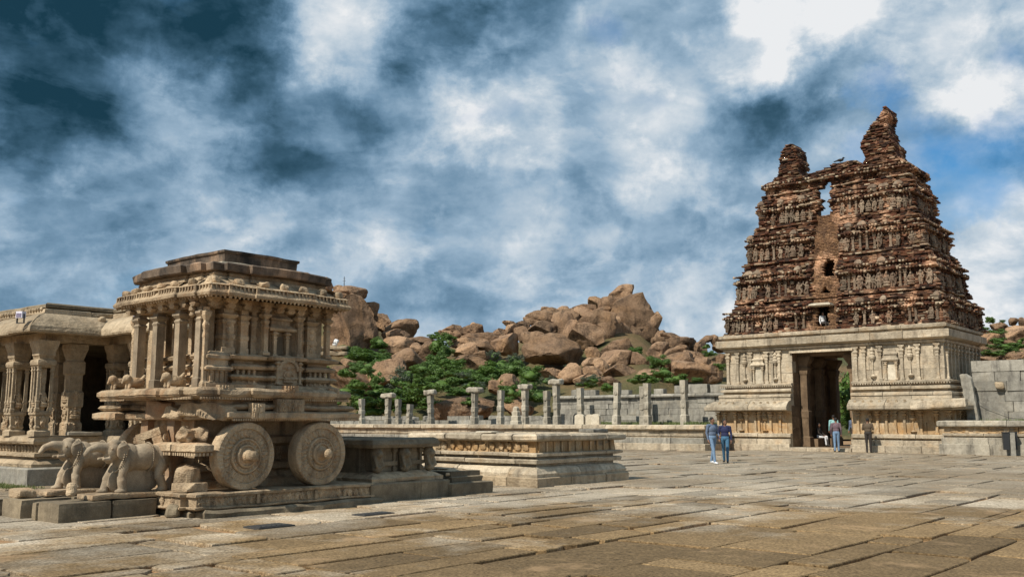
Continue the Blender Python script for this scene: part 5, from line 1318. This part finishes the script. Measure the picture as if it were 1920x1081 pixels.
boulder(*Z5([(1090,890,140,120)])[0], Y=88, label='shaded rounded rock beside the cave-like overhang behind the pillars')
boulder(*Z5([(1330,880,200,110)])[0], Y=88, label='grey flat rock behind a bracket pillar left of the enclosure wall')
boulder(*Z5([(1250,705,160,100)])[0], Y=92, label='pale lone boulder among bushes above the bracket pillars')
boulder(*Z5([(1335,805,130,100)])[0], Y=90, label='brown boulder right behind the narrow bracket pillar')
dome = Z6([(45,385,110,70),(130,312,100,50),(130,372,100,110),(100,452,180,140),(215,322,90,70),(215,385,100,100),(300,432,180,120),(330,272,200,100),(380,215,75,35),(480,228,90,60),(420,245,140,80),(340,348,200,100),(490,322,180,180),(560,265,130,100),(620,212,170,60),(660,258,190,100),(640,405,240,180),(720,255,190,90),(800,315,130,110),(880,470,150,120),(700,330,260,200),(560,350,160,120)])
for b in dome: boulder(*b, label='brown boulder piled on the left shoulder of the great dome', group='boulders on the left shoulder of the dome')
for b, l, m_, r_ in zip(Z6([(905,330,360,330),(850,225,230,170),(1060,345,150,230),(885,120,190,120),(945,148,120,66),(725,165,120,70),(430,498,400,220),(790,400,300,200)]),
    ('great smooth dome of rock forming the summit of the hill', 'upright shoulder of rock just below the summit boulder', 'steep right flank of the great summit dome',
     'anvil shaped boulder balanced on the very summit', 'overhanging right nose of the balanced summit boulder', 'rounded boulder left of the balanced summit boulder', 'large arched boulder with an orange hollow face in mid slope', 'long sloping slab across the middle of the great dome'), (2, 7, 9, 4, 6, 1, 5, 8), (.35, .1, .5, .05, .12, -.1, .0, .6)):
    boulder(*b, label=l, m=m_, roll=r_, Y=90 + max(0, 745 - b[1]) * .19 + (5 if 'dome' in l else 0))
boulder(*Z6([(960,205,42,40)])[0], label='tiny stone wedged under the nose of the summit boulder')
for b in Z6([(690,512,100,100),(835,482,210,100),(840,562,240,130),(680,572,120,100),(870,652,220,120),(1000,572,120,120),(560,652,180,130),(400,640,170,80),(690,642,130,80),(720,702,170,90),(1100,647,230,80),(750,600,120,100),(620,690,120,70),(800,700,130,60)]): boulder(*b, label='big tumbled boulder between the great dome and the block wall', group='tumbled boulders above the block wall')
for b in Z6([(1150,400,90,80),(1130,492,150,100),(1270,452,300,120),(1230,412,170,65),(1330,422,110,36),(1400,472,120,80),(1290,572,230,120),(1340,632,290,130),(1380,545,160,80),(1490,642,120,130),(1470,415,95,45),(1520,422,95,65),(1530,472,90,65),(1540,562,100,80),(1230,520,200,90),(1440,580,120,80),(1200,600,120,90)]): boulder(*b, label='rounded boulder on the low ridge between dome and tower', group='boulders between the dome and the tower')
for b in Z6([(130,692,120,80),(40,742,100,90)]): boulder(*b, Y=91, label='pale boulder half hidden by bushes left of the arched boulder', group='pale boulders left of the arched boulder')
ZR = lambda l: [(1740 + a / 3.378, 560 + b / 3.378, c / 3.378, d / 3.378) for a, b, c, d in l]
for b in ZR([(325,232,66,66),(390,262,120,80),(460,182,120,56),(545,137,62,56),(575,222,160,100),(520,287,110,50),(335,332,100,56),(520,362,130,50),(592,345,70,56),(370,378,160,40),(400,302,55,34),(600,150,60,60),(460,240,60,40),(640,300,120,80)]): boulder(*b, Y=150 - (b[1] - 590) * .25, label='orange boulder on the green slope right of the gateway tower', group='boulders on the right slope')
# filler stones between the big ones
for k in range(0):
    px = rb.uniform(930, 1340); sk = np.interp(px, [a for a, b in SKY1], [b for a, b in SKY1]); py = rb.uniform(sk + 12, 715); s = rb.uniform(18, 40)
    boulder(px, py, s * 1.3, s, label='small brown stone wedged between the larger boulders of the hill', group='small stones between the boulders')
# ------------------------------------------------------------------ scrub
def bush_mesh(seed, mat, n=2600, leaf=.078, core=True):
    rs = random.Random(seed); mb = MB()
    cl = []
    for _ in range(16):
        d = Vector((rs.gauss(0, 1), rs.gauss(0, 1), rs.gauss(0, .9))).normalized(); cl.append((d * rs.uniform(.25, .78), rs.uniform(.2, .36)))
    for _ in range(n):
        c, r = rs.choice(cl); d = Vector((rs.gauss(0, 1), rs.gauss(0, 1), rs.gauss(0, 1))).normalized()
        p = c + d * r * rs.uniform(.55, 1.08)
        if p.z < -.75: continue
        a = Vector((rs.gauss(0, 1), rs.gauss(0, 1), rs.gauss(.3, .8))).normalized(); b = a.cross(d + Vector((.01, .02, .03))).normalized()
        l = leaf * rs.uniform(.6, 1.4); w = l * .45
        mb.add([p - a * l, p + b * w, p + a * l, p - b * w], [(0, 1, 2, 3)])
    me = mb.mesh('foliage', mat); return me
LV = [bush_mesh(s, 'leaf_green') for s in range(4)]; LB = [bush_mesh(10 + s, 'leaf_bright') for s in range(2)]; LG = [bush_mesh(20, 'leaf_grey', 1100, .07)]
def core_mesh(seed):
    bm = bmesh.new(); bmesh.ops.create_icosphere(bm, subdivisions=3, radius=.44)
    for v in bm.verts: v.co *= 1 + noise.noise(v.co * 2 + Vector((seed, 0, 0))) * .4
    me = bpy.data.meshes.new('stems'); bm.to_mesh(me); bm.free(); me.materials.append(M['leaf_green']); return me
CORE = [core_mesh(s) for s in range(3)]
def bush(px, py, w, h, Y=None, label='', group=None, kind_='g'):
    if Y is None: Y = 87.5 + max(0, 745 - py) * .185
    c = at(px, py, Y); k = Y / F * .62
    t = bpy.data.objects.new('bush', None); link(t); t.location = c; t.empty_display_size = .3
    t.scale = (w * k, (w + h) / 2 * k, h * k * .80); t.rotation_euler.z = rb.uniform(0, 6.28) * .1
    tag(t, label, 'bush', group)
    if kind_ == 'g': kind_ = rb.choice('ggggggbbbs')
    me = {'g': rb.choice(LV), 'b': rb.choice(LB), 's': LG[0]}[kind_]
    inst('foliage', me, t, (0, 0, 0), (0, 0, rb.uniform(0, 6.28))); inst('dense_inner_foliage', rb.choice(CORE), t)
for b in Z5([(300,540,300,120),(200,500,180,100),(400,440,130,110),(440,580,160,110),(380,520,180,90),(330,600,200,90)]): bush(*b, label='dark green bush below the cliff outcrop behind the chariot', group='bushes below the cliff outcrop')
for b in Z5([(600,660,220,160),(700,730,300,160),(520,700,160,140),(650,800,220,160),(500,830,250,160),(300,840,250,160),(380,690,100,130),(400,780,200,120),(780,640,160,140),(820,720,200,130),(230,760,140,120),(560,880,260,110),(350,900,260,110),(740,850,220,110)]): bush(*b, label='deep green bush in the scrub belt behind the left pillars', group='scrub belt behind the left pillars')
for b in Z5([(800,450,160,160),(790,560,160,130),(900,590,180,130),(860,400,130,80),(780,400,110,70),(850,500,120,100),(740,610,150,110)]): bush(*b, label='leafy green bush climbing the gully between two boulder stacks', group='bushes in the gully')
for b in Z5([(1000,680,260,160),(1150,640,230,160),(900,690,180,140),(1060,740,220,110),(1180,530,100,110),(950,770,220,80),(1120,700,200,120),(1290,620,170,130),(1400,640,140,110)]): bush(*b, label='green bush in the scrub belt behind the bracket pillars', group='scrub belt behind the bracket pillars')
bush(*Z5([(1310,560,150,130)])[0], label='grey green leafless shrub in front of the boulders left of the arched boulder', kind_='s')
bush(*Z5([(630,750,110,90)])[0], Y=88, label='pale grey green shrub in the scrub behind the short pillar stump', kind_='s')
for b in Z5([(1280,775,120,120),(1230,760,90,80)]): bush(*b, Y=88, label='bright green bush beside the boulder behind the narrow bracket pillar', group='bright bushes by the bracket pillar', kind_='b')
for b in Z6([(60,600,150,130),(270,660,210,160),(380,700,120,100),(110,745,130,120),(320,800,170,110),(180,620,150,140),(230,730,150,100)]): bush(*b, label='dense green bush below the arched boulder', group='bushes below the arched boulder')
for b, l in zip(Z6([(985,500,120,100),(1130,570,150,120),(1215,692,140,66),(1480,515,100,56),(1540,600,100,70),(600,722,90,56),(1400,692,100,46),(515,600,46,34),(1460,465,60,50)]), ('round green bush tucked into the right foot of the great dome', 'bright round bush between boulders right of the great dome', 'low bush above the coping in the middle of the block wall', 'dark bush on the ridge close to the gateway tower', 'green bush touching the left edge of the gateway tower', 'small bush above the left end of the block wall', 'low bush above the right end of the block wall', 'tiny bush growing on the slab under the arched boulder', 'small dark bush on the ridge skyline near the tower')): bush(*b, label=l, kind_='b' if 'bright' in l else 'g')
for b in Z6([(980,695,120,66),(1080,690,130,64),(1030,670,110,60)]): bush(*b, Y=88.5, label='low green bush along the top of the block wall', group='low bushes above the block wall')
for b in ZR([(330,190,110,60),(430,215,150,60),(470,300,160,60),(400,345,200,50),(570,300,120,60),(340,290,90,60),(500,330,160,46),(590,270,100,50),(620,200,80,60),(450,265,120,50),(400,130,50,40)]): bush(*b, Y=148 - (b[1] - 590) * .25, label='light green bush between boulders on the right slope', group='bushes on the right slope', kind_='b')
for k in range(25):
    px = rb.uniform(640, 1330) if k < 17 else rb.uniform(560, 960); py = rb.uniform(690, 760)
    if True: bush(px, py, rb.uniform(26, 46), rb.uniform(18, 30), Y=rb.uniform(84, 88), label='small low bush along the hill foot behind the cloister', group='low bushes at the foot of the hill')
def small_tree(px, py, Y, h, label, cat='tree', kind_='g', w=None):
    base = at(px, py, Y); t = bpy.data.objects.new('small_tree', None); link(t); t.location = base; tag(t, label, cat)
    m = MB()
    rings = [(0, 0, .06 * h * .5), (.03 * h, .25 * h, .045 * h * .5), (-.02 * h, .5 * h, .035 * h * .5), (.02 * h, .75 * h, .02 * h * .5)]
    v = []; f = []
    for x, z, r in rings: v += [(x + r * math.cos(a * math.pi / 4), r * math.sin(a * math.pi / 4), z) for a in range(8)]
    for i in range(len(rings) - 1):
        for k in range(8): f.append((i * 8 + k, i * 8 + (k + 1) % 8, i * 8 + 8 + (k + 1) % 8, i * 8 + 8 + k))
    m.add(v, f)
    for k in range(5):
        a = k * 1.3; p0 = Vector((0, 0, h * (.4 + .07 * k))); p1 = p0 + Vector((math.cos(a) * h * .28, math.sin(a) * h * .28, h * .22)); r = .012 * h
        s = Vector((r, 0, 0)); u = Vector((0, r, 0)); m.add([p0 - s, p0 - u, p0 + s, p0 + u, p1 - s * .4, p1 - u * .4, p1 + s * .4, p1 + u * .4], [(0, 1, 5, 4), (1, 2, 6, 5), (2, 3, 7, 6), (3, 0, 4, 7)])
    m.build('trunk', 'soil_hill', t)
    w = w or h * .42
    inst('crown', rb.choice(LV), t, (0, 0, h * .78), (0, 0, rb.uniform(0, 6)), (w, w, h * .33)); return t
small_tree(1858, 622, 158, 2.6, 'tiny feathery tree on the skyline of the right slope beside the tower')
small_tree(1880, 614, 162, 1.4, 'very small rounded tree on the skyline right of the feathery tree')
# greenery seen through the gateway passage
for lx, ly, h, l in ((-23.6, 66, 6.5, 'leafy tree seen through the gateway passage, nearer one'), (-25.4, 71, 7.5, 'leafy tree seen through the gateway passage, farther one')):
    p = wor(lx, ly); t = small_tree(960 + F * p.x / p.y / 1.0, 800, p.y, h, l); t.location = (p.x, p.y, -.1); cr_ = [c for c in t.children if c.name.startswith('crown')][0]; cr_.scale = (2.6, 2.6, 3.0); cr_.location.z = 3.2
    o = inst('crown', LB[0], t, (0, 0, 1.6), (0, 0, 1), (2.4, 2.2, 1.6))
# ------------------------------------------------------------------ grass along walls
def grass(name, spots, label):
    m = MB(); rs = random.Random(2)
    for lx0, lx1, ly0, ly1, z, n, h in spots:
        for _ in range(n):
            p = wor(rs.uniform(lx0, lx1), rs.uniform(ly0, ly1), z); hh = h * rs.uniform(.5, 1.3); a = rs.uniform(0, 6.28); w = .012 + h * .05
            d = Vector((math.cos(a) * w, math.sin(a) * w, 0)); q = p + Vector((rs.uniform(-.4, .4) * hh, rs.uniform(-.4, .4) * hh, hh))
            m.add([p - d, p + d, q], [(0, 1, 2)])
    o = m.build(name, 'grass_blade'); tag(o, label, 'grass'); kind(o, 'stuff')
grass('grass', [(-36.5, -27.4, 51.2, 52.0, 1.36, 2600, .2), (-13, -5, 51.0, 51.8, 1.57, 500, .14), (-28, -23, 9.6, 10.4, -.02, 1500, .08), (-27.4, -26.9, 47.5, 49, 1.36, 200, .2)], 'short green grass along the foot of the walls')
# ================================================================== PEOPLE
PM = ['skin', 'hair', 'shirt', 'trousers', 'shoe']
def person(label, pos, face, shirt, trousers, shoe, H=1.68, legs=((.0, .0), (.0, .0)), arms=None, hair='short', sit=False, head=0.0, fat=1.0, voxel=.012, group=None, sleeve='long'):
    """pos: world point under the feet; face: heading in degrees, 0 = towards -Y; legs: swing of left/right foot"""
    k = H / 1.70; pr = []
    S, K, T, B, Hh = 2, 0, 3, 4, 1
    hip = .92
    if sit: hip = .50
    off = hip - .92
    def P(x, y, z): return (x, y, z + off)
    pr += [('e', P(0, 0, .97), (.165 * fat, .115 * fat, .13), T), ('e', P(0, 0, 1.10), (.155 * fat, .11 * fat, .14), S), ('e', P(0, .0, 1.27), (.175 * fat, .115 * fat, .17), S), ('c', P(-.13, 0, 1.40), P(.13, 0, 1.40), .065, .065, S),
           ('c', P(0, 0, 1.40), P(0, -.01, 1.52), .058, .052, K)]
    hd = Matrix.Rotation(head, 4, 'Z'); hc = Vector((0, -.015, 1.60 + off))
    def Hd(x, y, z): return tuple(hc + hd.to_3x3() @ Vector((x, y, z)))
    pr += [('e', Hd(0, 0, 0), (.072, .088, .108), K), ('e', Hd(0, -.035, -.055), (.05, .055, .055), K), ('c', Hd(0, -.085, .005), Hd(0, -.10, -.022), .009, .014, K), ('e', Hd(.074, .005, -.01), (.012, .02, .03), K), ('e', Hd(-.074, .005, -.01), (.012, .02, .03), K),
           ('e', Hd(0, .018, .03), (.082, .092, .095), Hh), ('e', Hd(.03, -.083, .012), (.011, .01, .006), Hh), ('e', Hd(-.03, -.083, .012), (.011, .01, .006), Hh), ('e', Hd(0, -.087, -.052), (.022, .01, .006), S)]
    if hair == 'long':
        pr += [('c', Hd(0, .06, .0), Hd(0, .10, -.14), .07, .05, Hh), ('c', Hd(0, .10, -.14), (0, .13, 1.24 + off), .05, .025, Hh), ('e', Hd(.06, .02, -.03), (.025, .05, .07), Hh), ('e', Hd(-.06, .02, -.03), (.025, .05, .07), Hh)]
    for i, sx in ((0, -1), (1, 1)):
        fwd, bend = legs[i]
        hp = (sx * .085, 0, hip)
        if sit: kn = (sx * .11, -.42, hip - .0); an = (sx * .11, -.46 - fwd, .08)
        else:
            kn = (sx * .09, -fwd * .55 - bend * .6, .50); an = (sx * .09, -fwd, .085 + (bend * .35 if fwd < 0 else 0))
        pr += [('c', hp, kn, .088 * fat, .062, T), ('c', kn, an, .060, .047, T), ('c', (an[0], an[1] + .02, an[2] - .035), (an[0] + sx * .015, an[1] - .15, an[2] - .05), .042, .035, B)]
        sh = P(sx * .19, 0, 1.40)
        if arms and arms[i]: el, wr = [tuple(Vector(q) + Vector((0, 0, off))) for q in arms[i]]
        else: el, wr = P(sx * .24, .03, 1.13), P(sx * .24, -.05, .89)
        low = S if sleeve == 'long' else K
        pr += [('c', sh, el, .058 * fat, .045, S), ('c', el, wr, .042, .030, low)]
        d = (Vector(wr) - Vector(el)).normalized(); side = Vector((-sx, -.3, 0)).normalized(); side = (side - d * side.dot(d)).normalized(); w = Vector(wr); acr = d.cross(side).normalized()
        pc = w + d * .055
        pr += [('c', tuple(w), tuple(w + d * .085), .028, .034, K)]
        for q, ln in enumerate((.066, .076, .072, .056)):
            b = w + d * .095 + acr * (q - 1.5) * .0215; m1 = b + d * ln * .55 + side * .010; e = m1 + d * ln * .4 + side * .024
            pr += [('c', tuple(b), tuple(m1), .0105, .0098, K), ('c', tuple(m1), tuple(e), .0098, .0085, K)]
        b = w + d * .03 + side * .02 - acr * .02; m1 = b + d * .035 - acr * .035 + side * .012; pr += [('c', tuple(b), tuple(m1), .0125, .0115, K), ('c', tuple(m1), tuple(m1 + d * .03 + side * .008), .0115, .0095, K)]
    me = voxel_body('person', pr, voxel, ['skin', 'hair', shirt, trousers, shoe], 2)
    o = inst('person', me, None, pos, (0, 0, math.radians(face)), k); return tag(o, label, 'person', group)
def gp(px, py, z=0.0):
    d = ray(px, py); t_ = (z - EYE) / d.z; return Vector((d.x * t_, d.y * t_, z + .004))
person('person in a blue denim shirt, pale jeans and white shoes walking beside another', gp(1337, 869), 28, 'denim_shirt', 'jeans', 'white_cloth', 1.70, ((.22, .06), (-.20, .05)), [None, ((.25, .02, 1.14), (.20, -.16, 1.02))], fat=1.1, head=.35, voxel=.0085)
person('person in a navy top and blue jeans with dark hair tied back, walking', gp(1361, 867), -18, 'navy', 'jeans_dark', 'black_shoe', 1.63, ((-.30, .03), (.18, .0)), [((-.25, .03, 1.13), (-.22, -.10, .92)), None], hair='long', head=.7, voxel=.0085)
person('person in a plum shirt and bright blue jeans entering the gateway, seen from behind', wor(-19.05, 48.75), 160, 'plum_cloth', 'jeans', 'black_shoe', 1.74, ((.08, .02), (-.08, .03)), voxel=.0095)
person('person all in brown facing the gateway wall, arms held in front', wor(-17.45, 48.85), 150, 'brown_cloth', 'dark_cloth', 'black_shoe', 1.72, ((.0, 0), (.02, 0)), [((-.26, -.02, 1.15), (-.14, -.24, 1.14)), ((.26, -.02, 1.15), (.14, -.24, 1.14))], fat=1.15, voxel=.0095)
person('person in a pale teal shirt standing in the gateway shade behind another visitor', wor(GX - .12, GY + .9, .18), 175, 'teal_cloth', 'dark_cloth', 'black_shoe', 1.72, voxel=.013)
person('person in a denim shirt half hidden by the right door jamb', wor(GX + .55, GY + 1.9, .18), -60, 'denim_shirt', 'dark_cloth', 'black_shoe', 1.70, voxel=.013)
person('person in white trousers seated on the bench inside the gateway', wor(GX + DL + .52, GY + 2.0, .22), 50, 'dark_cloth', 'white_cloth', 'black_shoe', 1.66, sit=True, arms=[((-.24, -.1, 1.14), (-.16, -.32, 1.0)), ((.24, -.1, 1.14), (.16, -.32, 1.0))], voxel=.013)
person('person in a white shirt resting in the lowest tower window', wor(GX - .40, GY + YC - 3.45 + .45, 6.5), 20, 'white_cloth', 'dark_cloth', 'black_shoe', 1.4, sit=True, voxel=.013)
MB().box(-1.0, .5, YC - 3.4, YC - 1.5, 6.43, 6.52).build('window_floor', 'door_stone', GT)
# ================================================================== SMALL THINGS
def litter_bin():
    p = wor(-10.72, 48.35); t = bpy.data.objects.new('litter_bin', None); link(t); t.location = p; t.rotation_euler.z = math.radians(-20); tag(t, 'black litter bin hung on a grey post at the right edge', 'litter bin')
    MB().box(-.10, .10, -.10, .10, -.01, 1.06, .004).build('post', 'grey_granite', t)
    b = MB(); b.stack([(.20, .15, .28), (.235, .18, 1.04), (.25, .195, 1.045), (.25, .195, 1.09), (.225, .17, 1.09), (.19, .14, .4)], (.0, .27)); b.build('bin', 'black_plastic', t)
    MB().box(-.08, .08, .09, .14, .5, .56).build('bracket', 'iron', t)
    b = MB(); b.stack([(.12, .15, .28), (.14, .18, 1.04), (.15, .195, 1.045), (.15, .195, 1.09), (.13, .17, 1.09)], (-.26, .02)); b.build('bin', 'black_plastic', t)
litter_bin()
t = bpy.data.objects.new('radio_mast', None); link(t); t.location = at(645, 545, 122); tag(t, 'thin radio mast standing on the cliff top behind the chariot', 'mast')
mb = MB(); mb.lathe([(.07, -.6), (.05, 1.0), (.03, 1.9)], 6); mb.build('pole', 'iron', t)
mb = MB(); mb.box(-.2, .2, -.02, .02, 1.3, 1.34); mb.box(-.14, .14, -.02, .02, 1.6, 1.64); mb.build('crossbar', 'iron', t)
def white_shrine():
    t = bpy.data.objects.new('white_marker', None); link(t); t.location = at(627, 643, 102); tag(t, 'small white painted stone on a ledge of the cliff behind the chariot', 'painted stone')
    inst('stone', block_mesh('stone', .5, .5, .75, 'white_paint', (6, 6, 6), .18, .05, 3, 3), t, (0, 0, -.3), (0, .35, 0))
    b = MB()
    for sx in (-.08, .1): b.box(sx - .04, sx + .04, -.30, -.2, -.02, .1)
    b.build('dark_mark', 'iron', t)
    l = inst('ledge', block_mesh('ledge', 3.0, 1.4, .4, 'hall_stone', (12, 6, 4), .12, .1, 1.5, 5), t, (-.1, .3, -.72))
    inst('ledge', block_mesh('ledge', 3.3, 1.5, .5, 'hall_stone', (12, 6, 4), .12, .12, 1.5, 6), t, (-.2, .5, -1.35))
white_shrine()
def bird(loc, label):
    pr = [('e', (0, 0, .1), (.05, .11, .055), 0), ('e', (0, -.1, .17), (.035, .04, .035), 0), ('c', (0, -.13, .17), (0, -.17, .165), .012, .005, 0), ('c', (0, .1, .09), (0, .22, .06), .03, .02, 0), ('c', (.02, 0, .06), (.02, 0, 0), .008, .008, 0), ('c', (-.02, 0, .06), (-.02, 0, 0), .008, .008, 0)]
    tag(inst('bird', voxel_body('bird', pr, .012, ['hair'], 1), None, loc, (0, 0, 1.2), 1.6), label, 'bird')
bird(wor(GX + .55, GY + YC - 1.75, 16.13), 'small dark bird perched on the ragged wall head between the two horns')
def cable():
    pts = [(-13.3, 51.7, 2.9), (-12.6, 51.8, 2.3), (-11.6, 51.85, 1.85), (-10.7, 51.9, 1.72)]
    m = MB()
    for a, b in zip(pts, pts[1:]):
        p, q = wor(*a), wor(*b); r = .014
        m.add([p + Vector((r, 0, 0)), p + Vector((-r, 0, 0)), p + Vector((0, 0, r)), q + Vector((r, 0, 0)), q + Vector((-r, 0, 0)), q + Vector((0, 0, r))], [(0, 1, 4, 3), (1, 2, 5, 4), (2, 0, 3, 5)])
    tag(m.build('cable', 'iron'), 'thin dark cable sagging across the right block wall', 'cable')
cable()
bpy.context.view_layer.update()
# look-alikes that can be told apart by their place carry it in their label
def ordinal(n):
    return '%d%s' % (n, 'th' if 10 < n % 100 < 14 else {1: 'st', 2: 'nd', 3: 'rd'}.get(n % 10, 'th'))
by = {}
for o in COL.objects:
    if o.parent is None and 'label' in o: by.setdefault(o['label'], []).append(o)
for lab, os_ in by.items():
    if 1 < len(os_) <= 25:
        os_.sort(key=lambda o: o.location.x / o.location.y)
        for i, o in enumerate(os_):
            o['label'] = lab + ', ' + ('leftmost' if i == 0 else 'rightmost' if i == len(os_) - 1 else ordinal(i + 1) + ' from left')
